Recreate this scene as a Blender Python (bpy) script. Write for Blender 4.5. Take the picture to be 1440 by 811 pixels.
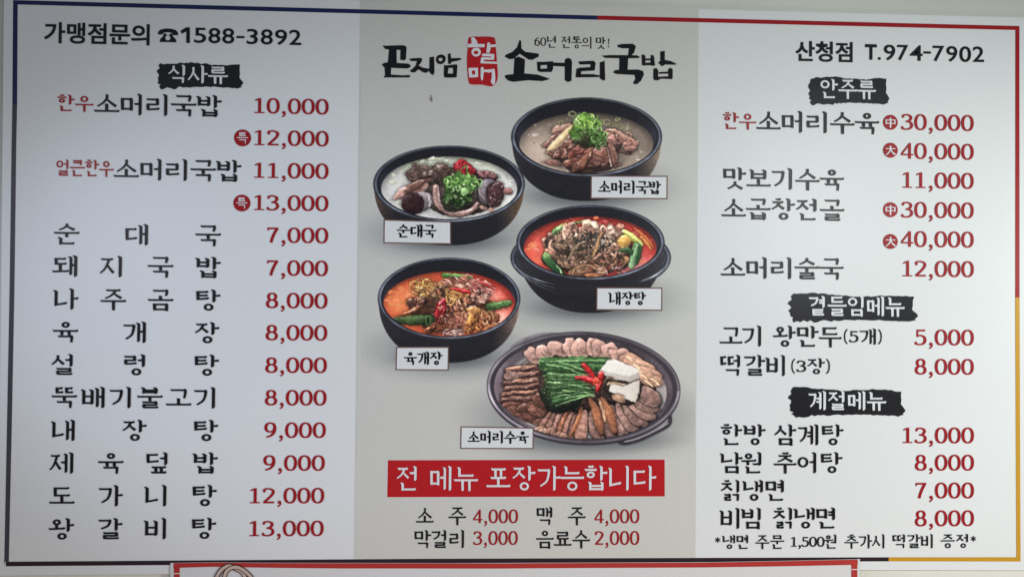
import bpy, bmesh, math, random
import numpy as np
from mathutils import Vector, Matrix

random.seed(7)
rng = np.random.default_rng(7)
SC = bpy.context.scene
COL = SC.collection
for _o in list(bpy.data.objects):
    bpy.data.objects.remove(_o)

# ------------------------------------------------------------------ camera
# board frame: origin at the middle of the menu board, bx to the right, by down, metres
F_PX = 1300.0
POSE = (-0.0150, -0.0512, 0.0095, 0.0398, -0.0027, 2.1929)
ZC = 1.95                                   # height of the board's middle above the floor


def _rot(a, b, c):
    rx = np.array([[1, 0, 0], [0, math.cos(a), -math.sin(a)], [0, math.sin(a), math.cos(a)]])
    ry = np.array([[math.cos(b), 0, math.sin(b)], [0, 1, 0], [-math.sin(b), 0, math.cos(b)]])
    rz = np.array([[math.cos(c), -math.sin(c), 0], [math.sin(c), math.cos(c), 0], [0, 0, 1]])
    return rz @ ry @ rx


R = _rot(*POSE[:3])
CAMB = -R.T @ np.array(POSE[3:6])           # camera position in the board frame (z towards the wall)


def W3(bx, by, d=0.0):
    """board frame -> world; d = distance in front of the board's face"""
    return (float(bx), -float(d), ZC - float(by))


cam_d = bpy.data.cameras.new('camera')
cam = bpy.data.objects.new('camera', cam_d)
COL.objects.link(cam)
cam_d.sensor_fit = 'HORIZONTAL'
cam_d.sensor_width = 36.0
cam_d.lens = F_PX / 1440.0 * 36.0
cam_d.clip_start = 0.05
cam_d.clip_end = 100.0
_B2W = np.array([[1, 0, 0], [0, 0, 1], [0, -1, 0]])
_r, _d, _f = (_B2W @ R.T[:, 0], _B2W @ R.T[:, 1], _B2W @ R.T[:, 2])
cam.matrix_world = Matrix(((_r[0], -_d[0], -_f[0], CAMB[0]),
                           (_r[1], -_d[1], -_f[1], CAMB[2]),
                           (_r[2], -_d[2], -_f[2], ZC - CAMB[1]),
                           (0, 0, 0, 1)))
SC.camera = cam

# ------------------------------------------------------------------ light: an indoor room
world = bpy.data.worlds.new('World')
SC.world = world
world.use_nodes = True
_bg = world.node_tree.nodes['Background']
_bg.inputs['Color'].default_value = (0.72, 0.86, 1.0, 1)
_bg.inputs['Strength'].default_value = 0.172


def area(name, loc, target, sx, sy, power, color):
    l = bpy.data.lights.new(name, 'AREA')
    l.shape = 'RECTANGLE'
    l.size, l.size_y = sx, sy
    l.energy = power
    l.color = color
    o = bpy.data.objects.new(name, l)
    o.location = loc
    v = Vector(target) - Vector(loc)
    o.rotation_euler = v.to_track_quat('-Z', 'Y').to_euler()
    COL.objects.link(o)
    return o


def spot(name, loc, target, size, power, color):
    l = bpy.data.lights.new(name, 'SPOT')
    l.energy = power
    l.color = color
    l.spot_size = math.radians(size)
    l.spot_blend = 1.0
    l.shadow_soft_size = .12
    o = bpy.data.objects.new(name, l)
    o.location = loc
    o.rotation_euler = (Vector(target) - Vector(loc)).to_track_quat('-Z', 'Y').to_euler()
    COL.objects.link(o)
    return o


area('floor_bounce_light', (0.4, -1.45, 0.05), (0.25, 0, 1.5), 3.0, 0.9, 13.0, (1.0, 0.64, 0.50))
spot('added_spot_right', (3.3, -1.95, 2.13), (0.724, 0, 1.728), 47.7, 342, (0.92, 1.0, 0.945))  # unseen spot, added to brighten the board's right side at mid height
spot('added_spot_left', (-3.2, -1.95, 2.13), (-0.368, 0, 1.853), 28.7, 168, (0.66, 0.77, 1.0))  # unseen cool spot, added to shape the brightness of the left side
area('ceiling_light_right', (2.56, -5.2, 2.70), (0.85, 0, 2.2), 1.0, 1.15, 19.0, (0.97, 1.0, 1.0))
area('ceiling_light_left', (-2.95, -5.2, 2.60), (-0.9, 0, 2.1), 0.9, 0.9, 6.0, (0.84, 0.90, 1.0))

SC.view_settings.view_transform = 'Standard'
SC.view_settings.look = 'None'
SC.view_settings.exposure = 0.10
SC.view_settings.gamma = 1.0
SC.view_settings.use_curve_mapping = False


# ------------------------------------------------------------------ helpers
def P(u, v):
    """point of the board's face (bx, by) that was measured at pixel (u, v) of the 1440 x 811 photograph"""
    u = np.asarray(u, float)
    v = np.asarray(v, float)
    d = np.stack([(u - 720) / F_PX, (v - 405.5) / F_PX, np.ones_like(u)], -1) @ R
    t = -CAMB[2] / d[..., 2]
    return CAMB[0] + t * d[..., 0], CAMB[1] + t * d[..., 1]


def lin(c):
    c = np.asarray(c, float) / 255.0
    return np.where(c <= 0.04045, c / 12.92, ((c + 0.055) / 1.055) ** 2.4)


def tag(o, label=None, cat=None, group=None, kind=None):
    for k, v in (('label', label), ('category', cat), ('group', group), ('kind', kind)):
        if v:
            o[k] = v
    return o


def link(name, me, mat=None, parent=None):
    o = bpy.data.objects.new(name, me)
    COL.objects.link(o)
    if mat is not None:
        me.materials.append(mat)
    if parent is not None:
        o.parent = parent
    return o


def mat_new(name):
    m = bpy.data.materials.new(name)
    m.use_nodes = True
    nt = m.node_tree
    return m, nt, nt.nodes['Principled BSDF']


ROUGH = 0.22


def vinyl(nt, b, rough=ROUGH, bump=0.05):
    """satin laminated print: slightly uneven gloss and a very fine orange-peel relief"""
    n = nt.nodes
    tc = n.new('ShaderNodeTexCoord')
    nz = n.new('ShaderNodeTexNoise')
    nz.inputs['Scale'].default_value = 3.0
    nz.inputs['Detail'].default_value = 4
    nt.links.new(tc.outputs['Object'], nz.inputs['Vector'])
    mr = n.new('ShaderNodeMapRange')
    mr.inputs['To Min'].default_value = rough - 0.04
    mr.inputs['To Max'].default_value = rough + 0.06
    nt.links.new(nz.outputs['Fac'], mr.inputs['Value'])
    nt.links.new(mr.outputs['Result'], b.inputs['Roughness'])
    fz = n.new('ShaderNodeTexNoise')
    fz.inputs['Scale'].default_value = 420.0
    fz.inputs['Detail'].default_value = 2
    nt.links.new(tc.outputs['Object'], fz.inputs['Vector'])
    bp = n.new('ShaderNodeBump')
    bp.inputs['Strength'].default_value = bump
    bp.inputs['Distance'].default_value = 0.001
    nt.links.new(fz.outputs['Fac'], bp.inputs['Height'])
    nt.links.new(bp.outputs['Normal'], b.inputs['Normal'])
    b.inputs['Specular IOR Level'].default_value = 0.40
    return tc, fz


def print_mat(name, rgb, mottle=0.05, rough=ROUGH):
    m, nt, b = mat_new(name)
    tc, fz = vinyl(nt, b, rough)
    n = nt.nodes
    gz = n.new('ShaderNodeTexNoise')
    gz.inputs['Scale'].default_value = 260.0
    gz.inputs['Detail'].default_value = 3
    nt.links.new(tc.outputs['Object'], gz.inputs['Vector'])
    mr = n.new('ShaderNodeMapRange')
    mr.inputs['From Min'].default_value = 0.3
    mr.inputs['From Max'].default_value = 0.7
    mr.inputs['To Min'].default_value = 1 - mottle
    mr.inputs['To Max'].default_value = 1 + mottle
    nt.links.new(gz.outputs['Fac'], mr.inputs['Value'])
    mx = n.new('ShaderNodeMix')
    mx.data_type = 'RGBA'
    mx.blend_type = 'MULTIPLY'
    mx.inputs['Factor'].default_value = 1.0
    nt.links.new(mr.outputs['Result'], mx.inputs['B'])
    if rgb is None:
        at = n.new('ShaderNodeAttribute')
        at.attribute_name = 'ink'
        nt.links.new(at.outputs['Color'], mx.inputs['A'])
    else:
        mx.inputs['A'].default_value = (*rgb, 1)
    nt.links.new(mx.outputs['Result'], b.inputs['Base Color'])
    return m


PANEL_DISP = np.array([168.0, 169.0, 165.0])     # beige ground of the printed pictures
PANEL_BASE = np.array([0.680, 0.666, 0.614])
INK_K = PANEL_BASE / lin(PANEL_DISP)

M_WHITE = print_mat('white_vinyl', (0.82, 0.825, 0.825), 0.035)
M_PANEL = print_mat('beige_vinyl', tuple(PANEL_BASE), 0.05)
M_INK = print_mat('photo_print', None, 0.05)
M_BLACK = print_mat('black_ink', (0.0085, 0.0075, 0.0095), 0.05)
M_SOFTBLACK = print_mat('charcoal_ink', (0.014, 0.0125, 0.0145), 0.08)
M_RED = print_mat('dark_red_ink', (0.36, 0.008, 0.012), 0.05)
M_SCARLET = print_mat('red_ink', (0.52, 0.012, 0.016), 0.05)
M_NAVY = print_mat('navy_ink', (0.012, 0.017, 0.085), 0.05)
M_YELLOW = print_mat('yellow_ink', (0.62, 0.32, 0.025), 0.04)
M_PLUM = print_mat('plum_ink', (0.030, 0.015, 0.021), 0.05)
M_SLATE = print_mat('slate_ink', (0.062, 0.058, 0.074), 0.05)
M_STAIN = print_mat('brown_stain', (0.30, 0.27, 0.24), 0.15)
M_PAPER = print_mat('white_ink', (0.80, 0.80, 0.82), 0.03)
M_BROWN = print_mat('brown_ink', (0.20, 0.115, 0.092), 0.05)
M_SEAL = print_mat('seal_red_ink', (0.50, 0.014, 0.017), 0.05)


class Flat:
    """collects flat printed shapes (board frame) for one mesh; every shape lies a hair above the one before"""

    def __init__(self, d, step=0.00002, n=24):
        self.v, self.f, self.d, self.step, self.n, self.i = [], [], d, step, n, 0

    def _z(self):
        self.i += 1
        return self.d + self.step * (self.i % self.n)

    def poly(self, pts):
        z = self._z()
        k = len(self.v)
        self.v += [W3(x, y, z) for x, y in pts]
        self.f.append(list(range(k, k + len(pts))))

    def strip(self, a, b, closed=False):
        z = self._z()
        k = len(self.v)
        n = len(a)
        self.v += [W3(x, y, z) for x, y in a] + [W3(x, y, z) for x, y in b]
        for i in range(n if closed else n - 1):
            j = (i + 1) % n
            self.f.append([k + i, k + j, k + n + j, k + n + i])

    def build(self, name, mat, parent):
        me = bpy.data.meshes.new(name)
        me.from_pydata(self.v, [], self.f)
        me.update()
        # all faces look out of the board
        bm = bmesh.new()
        bm.from_mesh(me)
        for f in bm.faces:
            f.normal_update()
            if f.normal.y > 0:
                f.normal_flip()
        bm.to_mesh(me)
        bm.free()
        return link(name, me, mat, parent)


def smooth_path(pts, per=6, closed=False):
    p = np.asarray(pts, float)
    if len(p) < 3:
        return p
    n = len(p)
    out = []
    rngi = range(n if closed else n - 1)
    for i in rngi:
        if closed:
            p0, p1, p2, p3 = p[(i - 1) % n], p[i], p[(i + 1) % n], p[(i + 2) % n]
        else:
            p0, p1, p2, p3 = p[max(i - 1, 0)], p[i], p[i + 1], p[min(i + 2, n - 1)]
        for k in range(per):
            t = k / per
            out.append(0.5 * ((2 * p1) + (-p0 + p2) * t + (2 * p0 - 5 * p1 + 4 * p2 - p3) * t * t
                              + (-p0 + 3 * p1 - 3 * p2 + p3) * t ** 3))
    if not closed:
        out.append(p[-1])
    return np.array(out)


def offset_sides(path, w0):
    """both sides of a stroke; w0 = full width per point or a function of the unit normal"""
    p = np.asarray(path, float)
    t = np.gradient(p, axis=0)
    t /= np.linalg.norm(t, axis=1)[:, None] + 1e-12
    nrm = np.stack([-t[:, 1], t[:, 0]], 1)
    w = w0(nrm) if callable(w0) else np.asarray(w0, float) * np.ones(len(p))
    return p + nrm * w[:, None] / 2, p - nrm * w[:, None] / 2


# ------------------------------------------------------------------ lettering: a pen for Hangul, figures and signs
# glyph space: 1000 x 1000 cell, y down.  A glyph is a list of polygons ('p', pts) and ring strips ('r', a, b).
class Pen:
    def __init__(self, wv=118, wh=90, flag=1.0, contrast=1.0, taper=0.7):
        self.wv, self.wh, self.flag, self.taper = wv, wh, flag, taper
        self.out = []

    def H(self, x0, x1, y, rise=0):
        h = self.wh
        if self.flag <= 0:
            self.out.append(('p', [(x0, y - h / 2), (x1, y - h / 2), (x1, y + h / 2), (x0, y + h / 2)]))
            return
        e = 0.30 * h * self.flag
        r = rise
        self.out.append(('p', [(x0 - .10 * h, y - .62 * h), (x0 + .5 * h, y - .5 * h), (x1 - 1.1 * h, y - .5 * h - r), (x1 - .35 * h, y - .5 * h - e - r),
                               (x1 + .12 * h, y - .15 * h - r), (x1 - .25 * h, y + .42 * h - r), (x1 - .6 * h, y + .5 * h - r),
                               (x0 + .4 * h, y + .5 * h), (x0 + .12 * h, y + .2 * h)]))

    def V(self, x, y0, y1, w=None):
        w = w or self.wv
        a = w / 2
        if self.flag <= 0:
            self.out.append(('p', [(x - a, y0), (x + a, y0), (x + a, y1), (x - a, y1)]))
            return
        g = self.flag
        self.out.append(('p', [(x - a - .55 * w * g, y0 + .02 * w), (x - a - .1 * w * g, y0 - .22 * w * g), (x + .25 * w, y0 + .12 * w), (x + a, y0 + .42 * w),
                               (x + a, y1 - .55 * w * g), (x + .05 * w, y1 - .05 * w), (x - .32 * w, y1 + .08 * w), (x - a, y1 - .12 * w),
                               (x - a, y0 + .62 * w), (x - a - .28 * w * g, y0 + .30 * w)]))

    def Vs(self, x, y0, y1, w=None):
        """plain upright without a flag (sides of boxes, short ticks)"""
        w = w or self.wv * .92
        a = w / 2
        s = .16 * w if self.flag > 0 else 0
        self.out.append(('p', [(x - a - s, y0), (x + a, y0 + s), (x + a, y1 - s * .4), (x + a - s, y1 + s * .3), (x - a, y1)]))

    def D(self, pts, w0=None, w1=None):
        w0 = w0 or self.wv
        w1 = w1 or self.wv * self.taper
        p = smooth_path(pts, 5)
        w = np.linspace(w0, w1, len(p))
        a, b = offset_sides(p, w)
        self.out.append(('p', [tuple(q) for q in a] + [tuple(q) for q in b[::-1]]))

    def O(self, x0, y0, x1, y1):
        cx, cy, rx, ry = (x0 + x1) / 2, (y0 + y1) / 2, (x1 - x0) / 2, (y1 - y0) / 2
        t = np.linspace(0, 2 * math.pi, 29)[:-1]
        wv, wh = self.wv * .88, self.wh * .95
        o = np.stack([cx + rx * np.cos(t), cy + ry * np.sin(t)], 1)
        i = np.stack([cx + max(rx - wv, 8) * np.cos(t), cy + max(ry - wh, 8) * np.sin(t)], 1)
        self.out.append(('r', o, i))

    # consonants drawn into the box x0,y0,x1,y1
    def cons(self, c, x0, y0, x1, y1, pos='i', vert=True):
        h2, v2 = self.wh / 2, self.wv / 2
        w, h = x1 - x0, y1 - y0
        if c in 'ㄲㄸㅃㅆㅉ':
            s = {'ㄲ': 'ㄱ', 'ㄸ': 'ㄷ', 'ㅃ': 'ㅂ', 'ㅆ': 'ㅅ', 'ㅉ': 'ㅈ'}[c]
            self.cons(s, x0 - .08 * w, y0, x0 + .42 * w, y1, pos, vert)
            self.cons(s, x0 + .54 * w, y0, x1 + .06 * w, y1, pos, vert)
            return
        if c == 'ㄺ':
            self.cons('ㄹ', x0 - .06 * w, y0, x0 + .44 * w, y1, 'f')
            self.cons('ㄱ', x0 + .56 * w, y0, x1 + .06 * w, y1, 'f')
            return
        if c in 'ㄱㅋ':
            self.H(x0, x1 - v2 * .5, y0 + h2)
            if pos == 'i' and vert:
                self.D([(x1 - v2, y0 + h2 * .4), (x1 - v2 - .05 * w, y0 + .40 * h), (x1 - v2 - .22 * w, y0 + .74 * h), (x0 + .22 * w, y1)], self.wv * .98, self.wv * .62)
                if c == 'ㅋ':
                    self.H(x0 + .05 * w, x1 - v2 * 1.4, y0 + .45 * h)
            else:
                lean = .06 * w if pos == 'i' else .02 * w
                self.D([(x1 - v2, y0 + h2 * .3), (x1 - v2, y0 + .5 * h), (x1 - v2 - lean, y1)], self.wv * .98, self.wv * .72)
                if c == 'ㅋ':
                    self.H(x0 + .03 * w, x1 - v2 * 1.4, y0 + .52 * h)
        elif c == 'ㄴ':
            self.V(x0 + v2, y0, y1 + h2 * .2)
            self.H(x0 + v2 * .4, x1, y1 - h2, rise=(.10 * h if (pos == 'i' and vert) else 0))
        elif c in 'ㄷㅌ':
            self.H(x0 + v2 * .2, x1 - .06 * w, y0 + h2)
            self.Vs(x0 + v2, y0 + h2 * .3, y1)
            self.H(x0 + v2 * .6, x1, y1 - h2, rise=(.07 * h if (pos == 'i' and vert) else 0))
            if c == 'ㅌ':
                self.H(x0 + v2, x1 - .1 * w, y0 + .49 * h)
        elif c == 'ㄹ':
            m = (y0 + y1) / 2
            self.H(x0, x1 - v2 * .4, y0 + h2)
            self.Vs(x1 - v2, y0 + h2 * .6, m + h2 * .4)
            self.H(x0 + v2 * .5, x1 - v2 * .4, m)
            self.Vs(x0 + v2, m - h2 * .6, y1 - h2 * .4)
            self.H(x0 + v2 * .6, x1 + .04 * w, y1 - h2, rise=(.05 * h if (pos == 'i' and vert) else 0))
        elif c == 'ㅁ':
            self.Vs(x0 + v2, y0, y1)
            self.H(x0 + v2 * .4, x1 - v2 * .5, y0 + h2)
            self.Vs(x1 - v2, y0 + h2 * .5, y1 + h2 * .5)
            self.H(x0 + v2 * .8, x1 - v2 * .7, y1 - h2 * 1.15)
        elif c == 'ㅂ':
            self.V(x0 + v2, y0, y1)
            self.V(x1 - v2, y0, y1 + h2 * .3)
            self.H(x0 + v2 * 1.2, x1 - v2 * .8, y0 + .46 * h)
            self.H(x0 + v2 * .9, x1 - v2 * .8, y1 - h2 * 1.25)
        elif c == 'ㅅ':
            cx = x0 + .52 * w
            self.D([(cx - v2 * .4, y0 - h2 * .3), (cx - .02 * w, y0 + .28 * h), (cx - .20 * w, y0 + .66 * h), (x0, y1)], self.wv * .95, self.wv * .55)
            self.D([(cx - .04 * w, y0 + .36 * h), (cx + .20 * w, y0 + .68 * h), (x1, y1 - .02 * h)], self.wv * .6, self.wv * 1.0)
        elif c in 'ㅈㅊ':
            ty = y0
            if c == 'ㅊ':
                self.H(x0 + .32 * w, x1 - .26 * w, y0 + h2 * .6)
                ty = y0 + .24 * h
            hh = y1 - ty
            cx = x0 + .55 * w
            self.H(x0 + .06 * w, x1 - .06 * w, ty + h2)
            self.D([(cx + .10 * w, ty + h2), (cx - .02 * w, ty + .38 * hh), (cx - .22 * w, ty + .72 * hh), (x0, y1)], self.wv * .85, self.wv * .55)
            self.D([(cx - .02 * w, ty + .44 * hh), (cx + .18 * w, ty + .70 * hh), (x1, y1 - .03 * h)], self.wv * .6, self.wv * .98)
        elif c == 'ㅇ':
            k = min(w, h * 1.15)
            cx = (x0 + x1) / 2
            self.O(cx - k / 2, y0, cx + k / 2, y1)
        elif c == 'ㅍ':
            self.H(x0 + .04 * w, x1 - .02 * w, y0 + h2)
            self.Vs(x0 + .32 * w, y0 + h2, y1 - h2)
            self.Vs(x1 - .32 * w, y0 + h2, y1 - h2)
            self.H(x0, x1, y1 - h2)
        elif c == 'ㅎ':
            cx = (x0 + x1) / 2
            self.H(cx - .22 * w, cx + .24 * w, y0 + h2 * .4)
            self.H(x0, x1, y0 + .30 * h)
            k = min(w * .78, h * .60 * 1.2)
            self.O(cx - k / 2, y0 + .44 * h, cx + k / 2, y1)

    def hangul(self, ch):
        self.out = []
        n = ord(ch) - 0xAC00
        I = 'ㄱㄲㄴㄷㄸㄹㅁㅂㅃㅅㅆㅇㅈㅉㅊㅋㅌㅍㅎ'[n // 588]
        V = 'ㅏㅐㅑㅒㅓㅔㅕㅖㅗㅘㅙㅚㅛㅜㅝㅞㅟㅠㅡㅢㅣ'[(n % 588) // 28]
        Fs = ['', 'ㄱ', 'ㄲ', 'ㄳ', 'ㄴ', 'ㄵ', 'ㄶ', 'ㄷ', 'ㄹ', 'ㄺ', 'ㄻ', 'ㄼ', 'ㄽ', 'ㄾ', 'ㄿ', 'ㅀ', 'ㅁ', 'ㅂ', 'ㅄ', 'ㅅ', 'ㅆ', 'ㅇ', 'ㅈ', 'ㅊ', 'ㅋ', 'ㅌ', 'ㅍ', 'ㅎ']
        Fn = Fs[n % 28]
        wv = self.wv
        dbl = I in 'ㄲㄸㅃㅆㅉ'
        if V in 'ㅏㅑㅓㅕㅣㅐㅔㅖㅒ':
            if Fn:
                iy0, iy1, vy0, vy1 = 85, 490, 30, 585
            else:
                iy0, iy1, vy0, vy1 = 150, 800, 30, 970
            two = V in 'ㅐㅔㅖㅒ'
            ix0, ix1 = 70, (430 if two and V in 'ㅔㅖ' else 500 if two else 540)
            if V in 'ㅓㅕ':
                ix1 = 520
            if dbl:
                ix0, ix1 = 50, ix1 + 40
            if I == 'ㄴ' and not Fn:
                iy0 -= 40
            if I in 'ㅅㅈㅊ' and not Fn:
                iy0 -= 20
                iy1 += 0
                ix0 -= 30
            if I == 'ㄱ':
                ix0 -= 5
                ix1 += 20
            if I == 'ㅇ' and not Fn:
                iy0, iy1 = 230, 710
            if I in 'ㅁㄷㅌㄹ' and not Fn:
                iy0, iy1 = 210, 740
            if I == 'ㅎ' and not Fn:
                iy0, iy1 = 90, 800
            if I in 'ㅎㅊ' and Fn:
                iy0 -= 45
            self.cons(I, ix0, iy0, ix1, iy1, 'i', True)
            my = vy0 + (vy1 - vy0) * .47
            if two:
                x1, x2 = 640, 850
                self.V(x1, vy0 + 50, vy1 - 40, wv * .92)
                self.V(x2, vy0, vy1)
                if V in 'ㅐㅒ':
                    self.H(x1 + wv * .3, x2 - wv * .3, my)
                elif V == 'ㅔ':
                    self.H(x1 - 190, x1 - wv * .3, my)
                else:
                    self.H(x1 - 200, x1 - wv * .3, my - 75)
                    self.H(x1 - 200, x1 - wv * .3, my + 90)
            else:
                x = 730 if V in 'ㅏㅑ' else 790
                self.V(x, vy0, vy1)
                if V == 'ㅏ':
                    self.H(x + wv * .3, 965, my)
                elif V == 'ㅑ':
                    self.H(x + wv * .3, 965, my - 80)
                    self.H(x + wv * .3, 965, my + 80)
                elif V == 'ㅓ':
                    self.H(x - 220, x - wv * .3, my)
                elif V == 'ㅕ':
                    d = 62 if Fn else 90
                    self.H(x - 230, x - wv * .3, my - d)
                    self.H(x - 230, x - wv * .3, my + d)
            if Fn:
                fy0 = 645
                if Fn in 'ㄱㄴ':
                    fy0 = 670
                self.cons(Fn, 245, fy0, 815 if Fn not in 'ㅇ' else 815, 965, 'f')
        elif V in 'ㅗㅛㅜㅠㅡ':
            up = V in 'ㅗㅛ'
            if not Fn:
                if up:
                    iy0, iy1, hy = 110, 520, 800
                else:
                    iy0, iy1, hy = 75, 430, 570
                if I in 'ㅅㅈㅊ':
                    iy0 -= 30
                    iy1 += 20
                ix0, ix1 = 190, 800
                if I == 'ㅅ' and up:
                    iy1, ix0, ix1 = 600, 150, 850
                self.cons(I, ix0, iy0, ix1, iy1, 'i', False)
                if V == 'ㅗ':
                    self.Vs(500, iy1 - (10 if I not in 'ㅅㅈ' else 130), hy)
                elif V == 'ㅛ':
                    self.Vs(370, iy1 - 10, hy)
                    self.Vs(630, iy1 - 10, hy)
                elif V == 'ㅜ':
                    self.Vs(510, hy, 985)
                elif V == 'ㅠ':
                    self.Vs(370, hy, 975)
                    self.Vs(640, hy, 985)
                self.H(25, 975, hy)
            else:
                iy0, iy1 = 45, 315
                if I in 'ㅌㅎㅊ':
                    iy0 = 20
                hy = 505 if up else 455
                if V == 'ㅡ':
                    hy = 480
                    iy1 = 340
                self.cons(I, 215, iy0, 790, iy1, 'i', False)
                if V == 'ㅗ':
                    self.Vs(500, iy1 - 10, hy)
                elif V == 'ㅛ':
                    self.Vs(380, iy1, hy)
                    self.Vs(620, iy1, hy)
                elif V == 'ㅜ':
                    self.Vs(505, hy, 650)
                elif V == 'ㅠ':
                    self.Vs(370, hy, 650)
                    self.Vs(640, hy, 650)
                self.H(25, 975, hy)
                fy0 = 660 if V != 'ㅡ' else 625
                self.cons(Fn, 225, fy0, 795, 975, 'f')
        else:
            right = V[0]
            if Fn:
                self.cons(I, 110, 60, 540, 330, 'i', False)
                if V in 'ㅘㅙㅚ':
                    self.Vs(325, 320, 480)
                    self.H(25, 640, 500, rise=25)
                else:
                    self.H(25, 650, 420, rise=20)
                    self.Vs(300, 420, 600)
                    self.H(500, 740, 560)
                x = 755 if V == 'ㅘ' else 800
                self.V(x, 25, 620)
                if V == 'ㅘ':
                    self.H(x + wv * .3, 975, 330)
                self.cons(Fn, 240, 670, 815, 975, 'f')
            elif V == 'ㅢ':
                self.cons(I, 120, 110, 580, 530, 'i', False)
                self.H(25, 680, 760, rise=30)
                self.V(830, 25, 980)
            elif V == 'ㅙ':
                self.cons(I, 100, 130, 550, 440, 'i', False)
                self.Vs(320, 430, 740)
                self.H(15, 640, 745, rise=20)
                self.V(710, 70, 900, wv * .9)
                self.V(890, 25, 975)
                self.H(740, 870, 460)
            elif V == 'ㅚ':
                self.cons(I, 100, 130, 580, 460, 'i', False)
                self.Vs(330, 450, 740)
                self.H(15, 680, 755, rise=20)
                self.V(830, 25, 975)
        return self.out


def ring_glyph(cx, cy, rx, ry, wv, wh, n=32, pw=2.25):
    t = np.linspace(0, 2 * math.pi, n + 1)[:-1]
    c, s = np.cos(t), np.sin(t)
    f = (np.abs(c) ** pw + np.abs(s) ** pw) ** (-1 / pw)
    o = np.stack([cx + rx * f * c, cy + ry * f * s], 1)
    i = np.stack([cx + (rx - wv) * f * c, cy + (ry - wh) * f * s], 1)
    return ('r', o, i)


def figure(ch, wv=125, wh=72, serif=True):
    """old-style book figures on a 560-wide body: cap height 660, baseline y = 0, up negative"""
    pen = lambda nrm: np.hypot(wv * nrm[:, 0], wh * nrm[:, 1])
    out = []

    def S(pts, closed=False, w=None):
        p = smooth_path(pts, 6)
        a, b = offset_sides(p, w or pen)
        out.append(('p', [tuple(q) for q in a] + [tuple(q) for q in b[::-1]]))

    def box(x0, y0, x1, y1):
        out.append(('p', [(x0, y0), (x1, y0), (x1, y1), (x0, y1)]))

    def dot(x, y, r):
        t = np.linspace(0, 2 * math.pi, 15)[:-1]
        out.append(('p', [(x + r * math.cos(q), y + r * math.sin(q)) for q in t]))

    if ch == '0':
        out.append(ring_glyph(280, -330, 262, 342, wv, wh))
    elif ch == '1':
        box(230, -640, 230 + wv, 0)
        out.append(('p', [(85, -572), (230, -650), (230 + wv, -668), (230 + wv * .8, -600), (110, -530)]))
        if serif:
            box(85, -wh * .8, 485, 0)
    elif ch == '2':
        S([(80, -520), (130, -610), (280, -632), (430, -570), (455, -470), (400, -360), (290, -235), (165, -115), (85, -40)])
        box(62, -wh * 1.15, 500, 0)
        dot(100, -515, wh * .72)
    elif ch == '3':
        S([(90, -555), (160, -620), (290, -630), (415, -570), (430, -480), (370, -390), (230, -350)])
        S([(215, -350), (370, -330), (460, -250), (455, -130), (360, -45), (230, -22), (110, -45), (60, -90)])
        dot(98, -545, wh * .72)
        dot(75, -100, wh * .78)
    elif ch == '4':
        S([(385, -640), (40, -190)], w=wh * 1.15)
        box(22, -205, 530, -205 + wh)
        box(322, -660, 322 + wv * .95, 0)
    elif ch == '5':
        box(110, -660, 470, -660 + wh * 1.2)
        box(105, -640, 105 + wh * 1.05, -350)
        S([(120, -370), (250, -410), (390, -370), (460, -270), (450, -140), (360, -45), (230, -22), (110, -42), (65, -80)])
        dot(80, -95, wh * .75)
    elif ch == '6':
        out.append(ring_glyph(285, -212, 240, 225, wv, wh))
        S([(440, -630), (260, -570), (130, -420), (92, -230)])
    elif ch == '7':
        box(60, -660, 505, -660 + wh * 1.2)
        S([(455, -620), (350, -420), (255, -180), (215, 0)], w=wv * .95)
        box(60, -640, 60 + wh * .8, -520)
    elif ch == '8':
        out.append(ring_glyph(280, -492, 205, 178, wv * .95, wh))
        out.append(ring_glyph(280, -185, 248, 198, wv, wh))
    elif ch == '9':
        out.append(ring_glyph(275, -448, 240, 225, wv, wh))
        S([(120, -30), (300, -90), (430, -240), (468, -430)])
    elif ch == ',':
        dot(140, -45, 72)
        S([(170, -60), (185, 20), (140, 95), (70, 135)], w=62)
    elif ch == '.':
        dot(140, -60, 68)
    elif ch == '(':
        S([(250, -760), (140, -590), (105, -330), (140, -70), (250, 100)], w=wh * .9)
    elif ch == ')':
        S([(70, -760), (180, -590), (215, -330), (180, -70), (70, 100)], w=wh * .9)
    elif ch == '!':
        out.append(('p', [(100, -700), (200, -700), (170, -200), (130, -200)]))
        dot(150, -55, 60)
    elif ch == '*':
        for k in range(3):
            a = math.pi / 2 + k * math.pi / 3
            c, s = math.cos(a) * 190, math.sin(a) * 190
            S([(220 - c, -480 - s), (220 + c, -480 + s)], w=70)
    return out


ADV = {',': .27, '.': .27, '(': .33, ')': .33, '!': .3, '*': .42, ' ': .36}


class Style:
    def __init__(self, **k):
        self.kw = {a: k.pop(a) for a in ('wv', 'wh', 'flag', 'taper') if a in k}
        self.fig = k.pop('fig', (125, 72, True))
        self.cache = {}

    def glyph(self, ch):
        if ch not in self.cache:
            if '가' <= ch <= '힣':
                g = Pen(**self.kw).hangul(ch)
                self.cache[ch] = ('h', g)
            else:
                self.cache[ch] = ('f', figure(ch, *self.fig))
        return self.cache[ch]


BODY = Style(wv=118, wh=88, flag=1.0)
HEAVY = Style(wv=124, wh=84, flag=1.0)
LIGHT = Style(wv=120, wh=90, flag=.9, fig=(122, 74, True))
THIN = Style(wv=112, wh=66, flag=1.0, fig=(112, 56, True))
BRUSH = Style(wv=165, wh=98, flag=1.1, taper=.5)
RFIG = Style(wv=118, wh=88, fig=(122, 68, True))


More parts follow.
